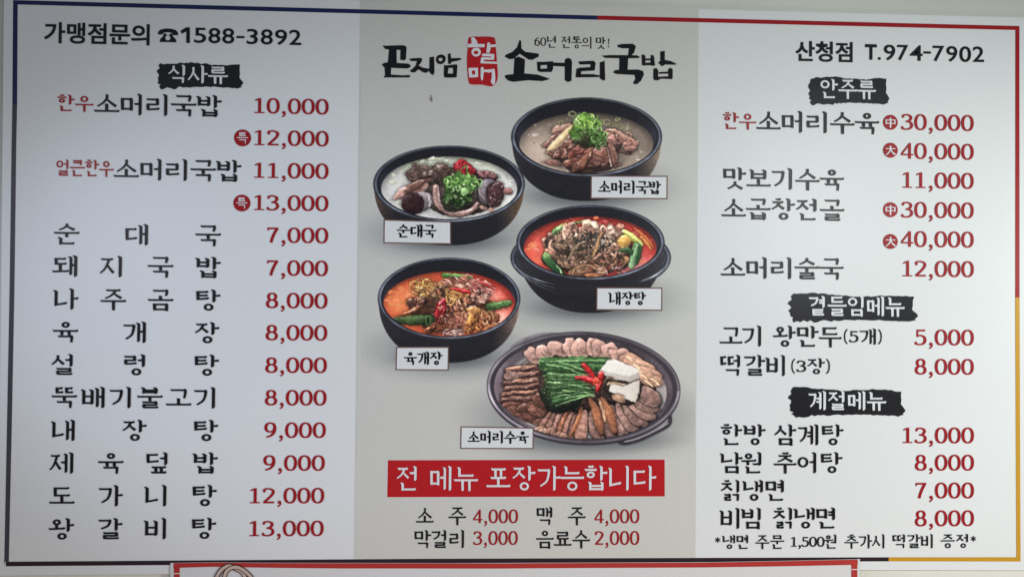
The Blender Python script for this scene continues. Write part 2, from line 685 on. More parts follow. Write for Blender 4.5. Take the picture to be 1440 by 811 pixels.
def put(fl, style, ch, cx, cy, w, h):
    """one character centred on board-frame point (cx, cy), cell w x h metres (y of figures: centred on cap height)"""
    kind, g = style.glyph(ch)
    if kind == 'h':
        tf = lambda q: (cx + (q[0] - 500) / 1000 * w, cy + (q[1] - 500) / 1000 * h)
    else:
        half = ADV.get(ch, .56) * 500
        tf = lambda q: (cx + (q[0] - half) / 1000 * w, cy + (q[1] + 330) / 1000 * h)
    for s in g:
        if s[0] == 'p':
            fl.poly([tf(q) for q in s[1]])
        else:
            fl.strip([tf(q) for q in s[1]], [tf(q) for q in s[2]], True)


def scale_at(u, v):
    a, b = P(u, v), P(u + 1, v)
    return float(math.hypot(b[0] - a[0], b[1] - a[1]))


def span_cells(s, x0, x1):
    adv = [ADV.get(c, 1.0 if '가' <= c <= '힣' else .56) for c in s]
    k = (x1 - x0) / sum(adv)
    x, out = x0, []
    for c, a in zip(s, adv):
        out.append((c, x + a * k / 2))
        x += a * k
    return [q for q in out if q[0] != ' '], k


def text(name, cells, y, h, mat, parent, style=BODY, wpx=None, d=0.0010, label=None, yref=None):
    """a printed row: cells = [(character, pixel x of its middle)], y = pixel height of the row's middle at the first cell"""
    fl = Flat(d)
    _, by = P(yref if yref is not None else cells[0][1], y)
    for c, cx in cells:
        s = scale_at(cx, y)
        bx, _ = P(cx, y)
        put(fl, style, c, float(bx), float(by), (wpx or h) * s, h * s)
    o = fl.build(name, mat, parent)
    if label:
        o['label'] = label
    return o


def sspan(name, s, x0, x1, y, h, mat, parent, style=BODY, wk=1.04, **k):
    cells, kk = span_cells(s, x0, x1)
    return text(name, cells, y, h, mat, parent, style, wpx=kk * wk, **k)


def price(s, xr, y, mat, parent, h=22.3, adv=19.5, **k):
    """right-aligned figures; y = middle of the figures at the right end"""
    x, cells = xr + .9, []
    for c in reversed(s):
        a = adv if c != ',' else adv * .53
        cells.append((c, x - a / 2))
        x -= a
    return text('menu_price', cells[::-1], y, h / .684, mat, parent, RFIG, wpx=adv / .56, yref=xr, **k)


def px_poly(fl, pts):
    x, y = P([p[0] for p in pts], [p[1] for p in pts])
    fl.poly(list(zip(x, y)))


def px_shape(name, pts, mat, parent, d):
    fl = Flat(d)
    px_poly(fl, pts)
    return fl.build(name, mat, parent)


def font_text(name, boxes, mat, parent, bold=0.02, d=0.0010):
    """bold sans lettering from Blender's built-in face; boxes = [(string, x0, x1, y0, y1)] in pixels, y at the box's left end"""
    V, Fc = [], []
    for s, x0, x1, y0, y1 in boxes:
        cu = bpy.data.curves.new(name, 'FONT')
        cu.body = s
        cu.offset = 0 if s in '-.' else .034 if s == 'T' else bold
        cu.resolution_u = 4
        ob = bpy.data.objects.new(name, cu)
        COL.objects.link(ob)
        bpy.context.view_layer.update()
        me = bpy.data.meshes.new_from_object(ob.evaluated_get(bpy.context.evaluated_depsgraph_get()))
        bpy.data.objects.remove(ob)
        n = len(me.vertices)
        co = np.empty(n * 3)
        me.vertices.foreach_get('co', co)
        co = co.reshape(-1, 3)
        a, b = co.min(0), co.max(0)
        s_ = scale_at(x0, y0)
        bx0, by0 = P(x0, y0)
        bx1, _ = P(x1, y0)
        X = bx0 + (co[:, 0] - a[0]) / (b[0] - a[0]) * (bx1 - bx0)
        Y = by0 + (b[1] - co[:, 1]) / (b[1] - a[1]) * (y1 - y0) * s_
        k = len(V)
        V += [(x, -d, ZC - y) for x, y in zip(X, Y)]
        Fc += [[k + i for i in p.vertices] for p in me.polygons]
        bpy.data.meshes.remove(me)
    me = bpy.data.meshes.new(name)
    me.from_pydata(V, [], Fc)
    me.update()
    return link(name, me, mat, parent)


# ------------------------------------------------------------------ the wall
def wall_mat():
    m, nt, b = mat_new('painted_plaster')
    n = nt.nodes
    tc = n.new('ShaderNodeTexCoord')
    nz = n.new('ShaderNodeTexNoise')
    nz.inputs['Scale'].default_value = 2.2
    nz.inputs['Detail'].default_value = 6
    nt.links.new(tc.outputs['Object'], nz.inputs['Vector'])
    cr = n.new('ShaderNodeValToRGB')
    cr.color_ramp.elements[0].color = (0.66, 0.65, 0.57, 1)
    cr.color_ramp.elements[1].color = (0.76, 0.75, 0.67, 1)
    cr.color_ramp.elements[0].position = .3
    cr.color_ramp.elements[1].position = .7
    nt.links.new(nz.outputs['Fac'], cr.inputs['Fac'])
    nt.links.new(cr.outputs['Color'], b.inputs['Base Color'])
    b.inputs['Roughness'].default_value = .7
    fz = n.new('ShaderNodeTexNoise')
    fz.inputs['Scale'].default_value = 140
    fz.inputs['Detail'].default_value = 4
    nt.links.new(tc.outputs['Object'], fz.inputs['Vector'])
    bp = n.new('ShaderNodeBump')
    bp.inputs['Strength'].default_value = .25
    bp.inputs['Distance'].default_value = .002
    nt.links.new(fz.outputs['Fac'], bp.inputs['Height'])
    nt.links.new(bp.outputs['Normal'], b.inputs['Normal'])
    return m


def box_mesh(name, x0, x1, y0, y1, z0, z1, bevel=0.0):
    bm = bmesh.new()
    bmesh.ops.create_cube(bm, size=1)
    for v in bm.verts:
        v.co = (x0 if v.co.x < 0 else x1, y0 if v.co.y < 0 else y1, z0 if v.co.z < 0 else z1)
    if bevel:
        bmesh.ops.bevel(bm, geom=bm.edges[:], offset=bevel, segments=2, affect='EDGES', profile=.5)
    me = bpy.data.meshes.new(name)
    bm.to_mesh(me)
    bm.free()
    return me


SHEET_T = 0.009
wall = link('wall', box_mesh('wall', -4, 4, SHEET_T + .0005, .2, 0, 3.4), wall_mat())
tag(wall, kind='structure')

# ------------------------------------------------------------------ the menu board
board = bpy.data.objects.new('menu_board', None)
COL.objects.link(board)
tag(board, 'large white Korean restaurant menu board with five bowl pictures and red prices', 'menu board')


def slab(name, quad, d0, d1, mat, parent):
    """a thin board with the outline quad (pixels) between depths d0 (back) and d1 (face)"""
    x, y = P([q[0] for q in quad], [q[1] for q in quad])
    n = len(quad)
    v = [W3(a, b, d1) for a, b in zip(x, y)] + [W3(a, b, d0) for a, b in zip(x, y)]
    f = [list(range(n)), list(range(2 * n - 1, n - 1, -1))]
    f += [[i, i + n, (i + 1) % n + n, (i + 1) % n] for i in range(n)]
    me = bpy.data.meshes.new(name)
    me.from_pydata(v, [], f)
    bm = bmesh.new()
    bm.from_mesh(me)
    bmesh.ops.recalc_face_normals(bm, faces=bm.faces)
    bm.to_mesh(me)
    bm.free()
    return link(name, me, mat, parent)


TOP = lambda u: 2.0 + (u - 545) * 0.02605
SHEET = [(5.5, TOP(5.5)), (1447, TOP(1447)), (1449, 801.4), (1209, 800.9), (600, 803.5), (240, 806.3), (-2.5, 808.7)]
slab('backing_sheet', SHEET, -SHEET_T, 0, M_WHITE, board)
px_shape('beige_panel', [(506.6, TOP(506.6) + .2), (982.4, TOP(982.4) + .2), (977.8, 801.6), (497.6, 803.8)], M_PANEL, board, .0003)

D1 = .0006
# border bars: (outline in pixels, ink)
TB = lambda u: .7 + (u - 18.7) / 1414.3 * 36.3
for pts, m in (
        ([(18.7, TB(18.7)), (840, TB(840) + .6), (840, TB(840) + 6.5), (25, TB(25) + 5.9)], M_NAVY),
        ([(840, TB(840) + .6), (1433.4, 37.1), (1427.8, 42.7), (840, TB(840) + 6.5)], M_RED),
        ([(1433.4, 37.1), (1433.6, 418), (1427.6, 418), (1427.8, 42.7)], M_RED),
        ([(1433.6, 418), (1435, 788.8), (1429.2, 782.7), (1427.6, 418)], M_YELLOW),
        ([(1435, 788.8), (1249.6, 788.5), (1249.6, 782.8), (1429.2, 782.7)], M_YELLOW),
        ([(1249.6, 788.5), (600, 791), (8.4, 795.4), (8.4, 789.1), (600, 784.9), (1249.6, 782.8)], M_PLUM),
        ([(6.2, 793), (10, 600), (13.7, 403), (16.6, 200), (17.6, 147), (24.2, 147), (23.0, 200), (20.4, 403), (16.6, 600), (12.6, 788.2), (12.6, 789), (7.6, 789.0)], M_SLATE),
        ([(17.6, 147), (18.7, TB(18.7)), (25, TB(25) + 5.9), (24.2, 147)], M_NAVY)):
    px_shape('border_strip', pts, m, board, D1)

# -- the two telephone lines
font_text('contact_lettering', [('가맹점문의', 62.5, 211, 31.2, 62)], M_BLACK, board, .024)
font_text('contact_lettering', [('5', 273.3, 290.4, 39.3, 61.3), ('8', 293.4, 310.4, 39.6, 61.8), ('8', 312.9, 329.8, 40, 62.2), ('-', 332.6, 344, 51, 54.2),
                                ('3', 347.3, 363, 41, 63), ('8', 367, 384, 41.4, 63.5), ('9', 387, 404, 41.9, 64), ('2', 407, 424, 42.2, 64)], M_BLACK, board, .011)
font_text('contact_lettering', [('산청점', 1118.5, 1199, 57.6, 86.3)], M_BLACK, board, .024)
font_text('contact_lettering', [('T', 1216.4, 1233, 62.4, 84), ('.', 1234.4, 1238.6, 80.6, 84.8), ('9', 1242.7, 1259, 63, 85), ('7', 1261.5, 1277.2, 63.4, 85), ('4', 1279.4, 1297.4, 63.9, 85.4), ('-', 1298.6, 1309, 72.6, 75.8),
                                ('7', 1311.5, 1327.8, 64.6, 86.2), ('9', 1330.7, 1346.2, 65, 86.8), ('0', 1349, 1365.5, 65.3, 87.2), ('2', 1367.8, 1383.8, 65.6, 87)], M_BLACK, board, .011)
one = px_shape('contact_lettering', [(262.2, 38.9), (267.2, 39.0), (267.2, 61.0), (262.2, 61.0), (262.2, 44.6), (256.0, 48.0), (254.0, 44.0)], M_BLACK, board, .0010)
# telephone pictogram
tel = Flat(.0010)
ZT = lambda pts: [(q[0] / 3.995, q[1] / 3.995) for q in pts]
px_poly(tel, ZT([(888, 196), (890, 180), (905, 168), (935, 162), (965, 164), (990, 172), (1001, 186), (1001, 200), (972, 200), (970, 188), (945, 183), (920, 186), (914, 196)]))
px_poly(tel, ZT([(922, 190), (932, 190), (936, 200), (954, 200), (958, 190), (968, 190), (972, 206), (990, 225), (992, 240), (898, 238), (901, 222), (918, 205)]))
tel = tel.build('telephone_pictogram', M_BLACK, board)
dial = Flat(.0018)
_c = P(944.5 / 3.995, 216 / 3.995)
_s = scale_at(236, 54)
dial.poly([(_c[0] + 3.4 * _s * math.cos(a), _c[1] + 3.4 * _s * math.sin(a)) for a in np.linspace(0, 6.283, 20)[:-1]])
dial.build('dial', M_WHITE, tel)


# -- category headings on torn black brush marks
def brush_header(s, x0, x1, y0, y1, tx0, tx1, ty, th, seed):
    r = random.Random(seed)
    w, h = x1 - x0, y1 - y0
    pts = []
    n = 34
    for i in range(n + 1):
        t = i / n
        pts.append((x0 + w * (.035 + .925 * t), y0 + h * (.045 + .035 * math.sin(t * 9 + seed) + r.uniform(-.022, .022)) + (TB(1000) - TB(1000 - w)) * t))
    e = [(.965, .12), (.955, .25), (.962, .40), (.955, .55), (.972, .62), (.985, .68), (1.0, .76), (.985, .83), (.975, .86), (.985, .90), (.955, .93)]
    pts += [(x0 + w * (a + r.uniform(-.004, .004)), y0 + h * b + 1.5) for a, b in e]
    for i in range(n + 1):
        t = 1 - i / n
        sag = .055 * math.sin(math.pi * min(1, max(0, (t - .2) / .8)))
        rag = r.uniform(-.05, .05) if t < .35 else r.uniform(-.015, .02)
        pts.append((x0 + w * (.035 + .90 * t), y0 + h * (.985 - sag + rag)))
    e = [(.02, .90), (.035, .86), (.005, .80), (.012, .70), (.0, .62), (.018, .52), (.012, .44), (-.008, .38), (.004, .30), (.022, .24), (.018, .14)]
    pts += [(x0 + w * (a + r.uniform(-.006, .006)), y0 + h * b) for a, b in e]
    o = px_shape('brush_mark', pts, M_SOFTBLACK, board, .0008)
    sspan('category_lettering', s, tx0, tx1, ty, th, M_PAPER, o, LIGHT, d=.0014)


brush_header('식사류', 221.5, 342, 87, 125, 236, 321, 104.6, 27, 1)
brush_header('안주류', 1137, 1250.5, 107, 147.5, 1152, 1231.5, 125.2, 28, 2)
brush_header('곁들임메뉴', 1109.5, 1291, 411, 452.5, 1136, 1272, 430, 28.5, 3)
brush_header('계절메뉴', 1109.5, 1273.5, 543.5, 585.5, 1135.5, 1246, 563, 27.5, 4)


def badge(kind, x, y, r, d=.0009):
    fl = Flat(d)
    c, s = P(x, y), scale_at(x, y)
    fl.poly([(c[0] + r * s * math.cos(a), c[1] + r * s * math.sin(a)) for a in np.linspace(0, 2 * math.pi, 41)[:-1]])
    o = fl.build('size_badge', M_RED, board)
    if kind == '특':
        text('badge_lettering', [('특', x)], y, 16.5, M_PAPER, o, Style(wv=85, wh=80, flag=0), d=.0014)
    else:
        fl = Flat(.0014)
        q = lambda pts: [(c[0] + a * s, c[1] + b * s) for a, b in pts]
        bx = lambda a, b, e, g: fl.poly(q([(a, b), (e, b), (e, g), (a, g)]))
        if kind == '中':
            bx(-1.1, -6.2, 1.1, 7.4)
            bx(-7, -3.8, 7, -2.6)
            bx(-7, -3.8, -5.2, 2.6)
            bx(5.2, -3.8, 7, 2.6)
            bx(-7, .9, 7, 2.1)
        else:
            bx(-6.6, -2.8, 6.8, -1.6)
            for pts in ([(0, -6.2), (-.3, -1), (-2.2, 3), (-6.4, 6.6)], [(.3, -2), (2.4, 2.6), (6.8, 6.0)]):
                p = smooth_path(pts, 5)
                a, b = offset_sides(p, np.linspace(2.3, 1.2, len(p)) if pts[0][0] == 0 else np.linspace(1.2, 2.4, len(p)))
                fl.poly(q([tuple(z) for z in a] + [tuple(z) for z in b[::-1]]))
        fl.build('badge_lettering', M_PAPER, o)
    return o


def spaced(s, xs, y, h=31.8, w=37.5, style=BODY):
    return text('menu_name', list(zip(s, xs)), y, h, M_BLACK, board, style, wpx=w)


# -- left list
sspan('menu_name', '한우', 79.5, 132, 145.3, 25, M_RED, board, HEAVY)
sspan('menu_name', '소머리국밥', 132.5, 312.5, 146.9, 32.5, M_BLACK, board)
price('10,000', 462, 150.8, M_RED, board)
badge('특', 341.2, 194.2, 12)
price('12,000', 462, 195.6, M_RED, board)
sspan('menu_name', '얼큰한우', 78.5, 160, 236.2, 25, M_RED, board, BODY, wk=1.06)
sspan('menu_name', '소머리국밥', 160, 340, 238.4, 32.5, M_BLACK, board)
price('11,000', 461.8, 241.2, M_RED, board)
badge('특', 340.2, 285.7, 12)
price('13,000', 461.6, 286.4, M_RED, board)
spaced('순대국', (94, 193, 293), 329)
price('7,000', 461.4, 331.5, M_RED, board)
spaced('돼지국밥', (92, 158.5, 226, 293), 374.2)
price('7,000', 461, 377.5, M_RED, board)
spaced('나주곰탕', (93, 159.7, 226, 292.5), 420.5)
price('8,000', 460.4, 423, M_RED, board)
spaced('육개장', (92.3, 190, 291), 466.5)
price('8,000', 460, 468, M_RED, board)
spaced('설렁탕', (89.3, 191, 290.5), 512.5)
price('8,000', 459.5, 513.5, M_RED, board)
spaced('뚝배기불고기', (90.7, 132, 171, 211, 251.5, 289.5), 558.5)
price('8,000', 459, 559, M_RED, board)
spaced('내장탕', (90, 189, 289.5), 604.8)
price('9,000', 458, 604.5, M_RED, board)
spaced('제육덮밥', (88, 156, 222.5, 289), 650.7)
price('9,000', 456.6, 650.5, M_RED, board)
spaced('도가니탕', (87.5, 155.5, 221, 287.5), 696.8)
price('12,000', 455.8, 696.2, M_RED, board)
spaced('왕갈비탕', (86.7, 155, 220.5, 286.7), 743.2)
price('13,000', 455, 742.2, M_RED, board)

# -- right list
sspan('menu_name', '한우', 1015.5, 1063.5, 170.3, 24.5, M_RED, board, HEAVY)
sspan('menu_name', '소머리수육', 1063.5, 1236.5, 171.2, 31.5, M_BLACK, board)
badge('中', 1252, 172.3, 10.3)
price('30,000', 1368.8, 173.6, M_RED, board, 22.3, 18.7)
badge('大', 1252, 211.5, 10.3)
price('40,000', 1368.8, 214, M_RED, board, 22.3, 18.7)
sspan('menu_name', '맛보기수육', 1015.5, 1187, 251, 31.3, M_BLACK, board)
price('11,000', 1368.8, 254.8, M_RED, board, 22.3, 18.7)
sspan('menu_name', '소곱창전골', 1014.5, 1187.5, 293.6, 31.3, M_BLACK, board)
badge('中', 1252, 295, 10.3)
price('30,000', 1368.8, 296.3, M_RED, board, 22.3, 18.7)
badge('大', 1252, 339.6, 10.3)
price('40,000', 1368.8, 337.2, M_RED, board, 22.3, 18.7)
sspan('menu_name', '소머리술국', 1013.5, 1186.5, 376.6, 31.3, M_BLACK, board)
price('12,000', 1369, 378.6, M_RED, board, 22.3, 18.7)
text('menu_name', [(c, x) for c, x in zip('고기왕만두', (1028, 1058.5, 1103, 1135.5, 1167.5))], 472.3, 30.3, M_BLACK, board, BODY, wpx=33.5)
sspan('portion_note', '(5개)', 1185, 1242, 473, 23.5, M_BLACK, board, LIGHT)
price('5,000', 1369, 474.6, M_RED, board, 22.0, 18.7)
sspan('menu_name', '떡갈비', 1013.5, 1108, 513.6, 30.3, M_BLACK, board)
sspan('portion_note', '(3장)', 1111, 1169, 514.6, 23.5, M_BLACK, board, LIGHT)
price('8,000', 1369, 515.6, M_RED, board, 22.0, 18.7)
text('menu_name', [(c, x) for c, x in zip('한방삼계탕', (1028, 1061, 1104, 1137, 1170.5))], 611, 30.3, M_BLACK, board, BODY, wpx=33.5)
price('13,000', 1369.2, 611.8, M_RED, board, 22.0, 18.7)
text('menu_name', [(c, x) for c, x in zip('남원추어탕', (1028.5, 1058.5, 1104, 1136, 1169))], 650.3, 30.3, M_BLACK, board, BODY, wpx=33.5)
price('8,000', 1369.2, 650, M_RED, board, 22.0, 18.7)
sspan('menu_name', '칡냉면', 1012.5, 1106.5, 689.3, 30.3, M_BLACK, board)
price('7,000', 1369.2, 689, M_RED, board, 22.0, 18.7)
text('menu_name', [(c, x) for c, x in zip('비빔칡냉면', (1028, 1058, 1102, 1132, 1162.5))], 728.4, 30.3, M_BLACK, board, BODY, wpx=33.5)
price('8,000', 1369.2, 728, M_RED, board, 22.0, 18.7)
cells = [('*', 1009)]
for s, a, b in (('냉면', 1015.5, 1054.5), ('주문', 1061.5, 1103.5), ('1,500', 1111, 1159.5), ('원', 1158.5, 1178.5), ('추가시', 1187.5, 1246), ('떡갈비', 1255.5, 1314), ('증정', 1322, 1364.5)):
    cells += span_cells(s, a, b)[0]
cells.append(('*', 1368.5))
text('offer_note', cells, 761.6, 20.3, M_BLACK, board, LIGHT, wpx=20.6)

# -- logo, traced from the photograph
LA = lambda x, y: (530 + x / 6.857, 40 + y / 6.857)
LB = lambda x, y: (700 + x / 5.538, 40 + y / 5.538)


def brush_word(name, polys, mp, mat, parent, d=.0010):
    fl = Flat(d)
    for pts in polys:
        px_poly(fl, [mp(*q) for q in pts])
    return fl.build(name, mat, parent)


brush_word('logo_lettering', [
    [(55, 168), (90, 170), (235, 165), (268, 168), (287, 185), (280, 300), (262, 312), (225, 305), (228, 212), (115, 208), (78, 200)],
    [(118, 200), (190, 205), (192, 345), (105, 345)],
    [(48, 352), (72, 335), (105, 330), (300, 342), (326, 358), (322, 378), (290, 390), (100, 382), (70, 378)],
    [(74, 375), (138, 380), (135, 458), (80, 470)],
    [(66, 462), (140, 448), (250, 455), (312, 452), (326, 464), (310, 476), (72, 476)],
    [(310, 297), (350, 290), (420, 287), (440, 297), (425, 335), (398, 365), (375, 350), (390, 320), (330, 318)],
    [(392, 355), (440, 380), (505, 392), (506, 410), (480, 430), (455, 430), (400, 398), (370, 425), (340, 428), (316, 412), (345, 392), (375, 360)],
    [(508, 282), (552, 274), (556, 420), (545, 455), (520, 440), (505, 420)],
    [(684, 250), (710, 242), (716, 290), (800, 288), (820, 298), (800, 310), (716, 328), (716, 345), (688, 345)],
    [(648, 355), (690, 362), (690, 395), (682, 440), (655, 476), (646, 465)],
    [(655, 385), (655, 362), (755, 350), (776, 352), (776, 385)],
    [(735, 352), (776, 352), (770, 472), (742, 478), (735, 440)],
    [(652, 476), (680, 436), (740, 440), (768, 472), (720, 478)],
], LA, M_BLACK, board)
fl = Flat(.0011)
_o = [(617, 255), (645, 262), (662, 280), (660, 315), (640, 340), (612, 348), (585, 338), (571, 315), (573, 285), (590, 265)]
_i = [(617, 288), (628, 290), (634, 298), (632, 310), (624, 318), (612, 320), (600, 314), (594, 303), (598, 293), (606, 289)]
_o, _i = smooth_path(_o, 4, True), smooth_path(_i, 4, True)
_ring = lambda pts: list(zip(*P([LA(*q)[0] for q in pts], [LA(*q)[1] for q in pts])))
fl.strip(_ring(_o), _ring(_i), True)
fl.build('logo_lettering', M_BLACK, board)

brush_word('logo_lettering', [
    [(170, 92), (182, 100), (184, 160), (215, 185), (300, 196), (321, 202), (318, 222), (270, 247), (240, 245), (172, 200), (120, 240), (90, 242), (54, 222), (62, 208), (115, 185), (150, 150)],
    [(130, 232), (165, 222), (212, 245), (206, 365), (122, 370)],
    [(54, 368), (80, 362), (200, 352), (310, 362), (370, 382), (406, 396), (390, 402), (345, 413), (240, 406), (120, 418), (85, 410), (60, 390)],
    [(305, 262), (345, 262), (332, 290), (335, 340), (310, 334)],
    [(318, 265), (430, 258), (432, 285), (320, 290)],
    [(385, 262), (432, 262), (430, 322), (385, 330)],
    [(308, 318), (430, 312), (420, 342), (330, 342)],
    [(410, 268), (520, 270), (530, 300), (410, 294)],
    [(522, 245), (545, 232), (570, 240), (578, 262), (574, 410), (545, 420), (522, 405)],
    [(625, 262), (650, 258), (745, 254), (762, 270), (755, 325), (722, 332), (722, 282), (640, 284)],
    [(612, 318), (640, 308), (755, 302), (755, 330), (640, 338), (612, 345)],
    [(612, 325), (650, 325), (645, 385), (606, 382)],
    [(606, 378), (640, 358), (740, 358), (795, 368), (790, 382), (612, 384)],
    [(795, 268), (832, 255), (836, 400), (825, 410), (795, 392)],
    [(930, 134), (965, 124), (1050, 122), (1075, 140), (1062, 190), (1040, 215), (1015, 215), (1022, 158), (975, 158), (938, 150)],
    [(810, 214), (880, 210), (1080, 212), (1106, 222), (1098, 234), (1000, 236), (880, 234), (835, 232)],
    [(948, 230), (1015, 228), (1010, 345), (945, 340)],
    [(900, 338), (920, 326), (1090, 322), (1130, 334), (1138, 360), (1115, 410), (1085, 436), (1060, 436), (1055, 425), (1072, 395), (1065, 365), (930, 358), (905, 350)],
    [(1120, 208), (1140, 206), (1150, 225), (1148, 292), (1124, 290)],
    [(1192, 208), (1215, 214), (1224, 290), (1205, 296), (1190, 285)],
    [(1140, 238), (1200, 236), (1200, 250), (1140, 254)],
    [(1140, 270), (1205, 268), (1205, 290), (1140, 290)],
    [(1266, 182), (1300, 178), (1300, 248), (1345, 256), (1394, 280), (1380, 286), (1300, 284), (1280, 298), (1248, 268), (1266, 258)],
    [(1212, 315), (1235, 310), (1250, 330), (1248, 385), (1240, 405), (1210, 390)],
    [(1325, 320), (1345, 308), (1362, 320), (1362, 385), (1358, 398), (1330, 396)],
    [(1255, 342), (1335, 338), (1335, 354), (1255, 357)],
    [(1212, 378), (1260, 378), (1362, 372), (1358, 398), (1270, 394), (1245, 408), (1215, 404)],
], LB, M_BLACK, board)
seal = px_shape('logo_seal', [LA(*q) for q in smooth_path([(900, 86), (1000, 82), (1100, 84), (1140, 105), (1148, 200), (1158, 330), (1166, 440), (1155, 515), (1118, 556), (1080, 560), (1010, 545), (925, 545), (888, 525), (874, 430), (868, 300), (878, 180), (880, 115)], 3, True)], M_SEAL, board, .0010)
brush_word('seal_lettering', [
    [(908, 92), (935, 88), (968, 130), (968, 160), (915, 160)],
    [(862, 165), (900, 150), (1040, 155), (1038, 185), (880, 186)],
    [(1065, 142), (1090, 138), (1096, 205), (1082, 240), (1055, 236)],
    [(1085, 160), (1152, 158), (1150, 182), (1085, 186)],
    [(1012, 250), (1045, 246), (1130, 250), (1130, 275), (1015, 272)],
    [(1102, 255), (1132, 255), (1130, 305), (1104, 305)],
    [(1010, 282), (1130, 284), (1130, 306), (1010, 306)],
    [(1005, 285), (1036, 285), (1028, 335), (998, 338)],
    [(998, 318), (1060, 322), (1165, 326), (1160, 345), (1005, 340)],
    [(882, 388), (912, 382), (920, 470), (890, 476)],
    [(890, 385), (972, 382), (974, 408), (892, 410)],
    [(944, 385), (974, 385), (976, 470), (950, 474)],
    [(892, 450), (975, 448), (975, 472), (892, 478)],
    [(1002, 380), (1028, 376), (1032, 420), (1022, 500), (1008, 505), (1000, 470)],
    [(1020, 402), (1100, 398), (1136, 405), (1136, 425), (1022, 424)],
    [(1068, 405), (1090, 405), (1088, 430), (1068, 430)],
    [(1108, 392), (1136, 396), (1142, 480), (1138, 535), (1120, 548), (1098, 520), (1108, 470)],
], LA, M_PAPER, seal, .0014)
fl = Flat(.0014)
_o = smooth_path([(958, 190), (990, 202), (1002, 232), (990, 262), (958, 275), (925, 262), (912, 232), (925, 202)], 4, True)
_i = smooth_path([(956, 218), (972, 224), (978, 236), (972, 248), (956, 253), (940, 248), (932, 236), (940, 224)], 4, True)
fl.strip(_ring(_o), _ring(_i), True)
fl.build('seal_lettering', M_PAPER, seal)
# slogan over the logo
cells = []
for s, a, b in (('60', 751, 768.3), ('년', 768.5, 784), ('전통의', 789, 833), ('맛', 837, 852.5)):
    cells += span_cells(s, a, b)[0]
cells.append(('!', 856))
text('slogan_lettering', cells, 59.0, 17.5, M_BLACK, board, THIN, wpx=15.6)

px_shape('stain', [(606.2, 133.5), (607.2, 134.5), (607.6, 138), (608.4, 141), (607.6, 143.5), (605.6, 143), (604.4, 140.5), (604.8, 137.5), (605.6, 136)], M_STAIN, board, .0012)
# -- red take-out strip and the drinks
strip = px_shape('takeout_strip', [(545.6, 646.6), (934.6, 645.6), (934.7, 697.3), (544.6, 698.4)], M_SCARLET, board, .0006)
text('takeout_lettering', [(c, 520 + x / 3.273) for c, x in zip('전메뉴포장가능합니다', (176, 329, 443, 592, 708, 823, 931, 1039, 1152, 1264))],
     672.1, 36, M_PAPER, strip, Style(wv=96, wh=78, flag=.9), wpx=35.5, d=.0014)
Z6 = lambda x: 520 + x / 3.273
for s, xs, y in (('소주', (254, 403), 725), ('맥주', (805, 953), 725), ('막걸리', (243, 322, 404), 757.5), ('음료수', (806, 888, 973), 757.5)):
    text('menu_name', [(c, Z6(x)) for c, x in zip(s, xs)], y, 26.5, M_BLACK, board, BODY, wpx=26)
for s, x, y in (('4,000', 681, 725.2), ('4,000', 1239, 725.2), ('3,000', 680, 755.6), ('2,000', 1239, 755.6)):
    price(s, Z6(x), y, M_RED, board, 19.5, 14.1)


# -- the dish name plates
def plate(s, q, tx0, tx1, ty, th):
    o = px_shape('dish_plate', q, M_BROWN, board, .0010)
    (ax, ay), (bx, by), (cx, cy), (dx, dy) = q
    i = 1.75
    px_shape('plate_ground', [(ax + i, ay + i), (bx - i, by + i), (cx - i, cy - i), (dx + i, dy - i)], M_WHITE, o, .0013)
    sspan('plate_lettering', s, tx0, tx1, ty, th, M_BLACK, o, BRUSH, wk=1.06, d=.0016)


plate('순대국', [(539.6, 308.6), (634.4, 311.4), (634.6, 343.6), (539.2, 342.2)], 558, 613.5, 324.8, 19.5)
plate('소머리국밥', [(830.6, 247), (938.8, 247.3), (938.6, 280.4), (830.3, 279.6)], 841, 929.5, 263.2, 19.5)
plate('내장탕', [(838.6, 403.8), (931.4, 404.2), (931.0, 437), (838.2, 436)], 856, 908.5, 419.6, 19.5)
plate('육개장', [(557, 487.4), (631.4, 487.2), (631, 520.8), (556.2, 520.4)], 568, 622.5, 503.6, 19.5)
plate('소머리수육', [(647.6, 598.8), (750.6, 600.6), (750.3, 631), (647.0, 630.8)], 657.5, 743.5, 614.3, 18.5)


# ------------------------------------------------------------------ the printed pictures of the dishes
# Flat print: each picture is painted into an array and laid on the board as a fine mesh whose
# vertices carry the ink; bowl, broth and toppings become sub-parts of their picture.
def vnoise(h, w, cell, seed, ang=0.0, stretch=1.0):
    """smooth value noise, about -1..1; features of `cell` canvas pixels, stretched along `ang`"""
    r = np.random.default_rng(seed)
    yy, xx = np.mgrid[0:h, 0:w].astype(float)
    c, s = math.cos(ang), math.sin(ang)
    a = (xx * c + yy * s) / (cell * stretch)
    b = (-xx * s + yy * c) / cell
    a -= a.min()
    b -= b.min()
    g = r.uniform(-1, 1, (int(b.max()) + 3, int(a.max()) + 3))
    ia, ib = a.astype(int), b.astype(int)
    fa, fb = a - ia, b - ib
    fa, fb = fa * fa * (3 - 2 * fa), fb * fb * (3 - 2 * fb)
    return (g[ib, ia] * (1 - fa) + g[ib, ia + 1] * fa) * (1 - fb) + (g[ib + 1, ia] * (1 - fa) + g[ib + 1, ia + 1] * fa) * fb


RES = 2.0          # canvas samples per photograph pixel


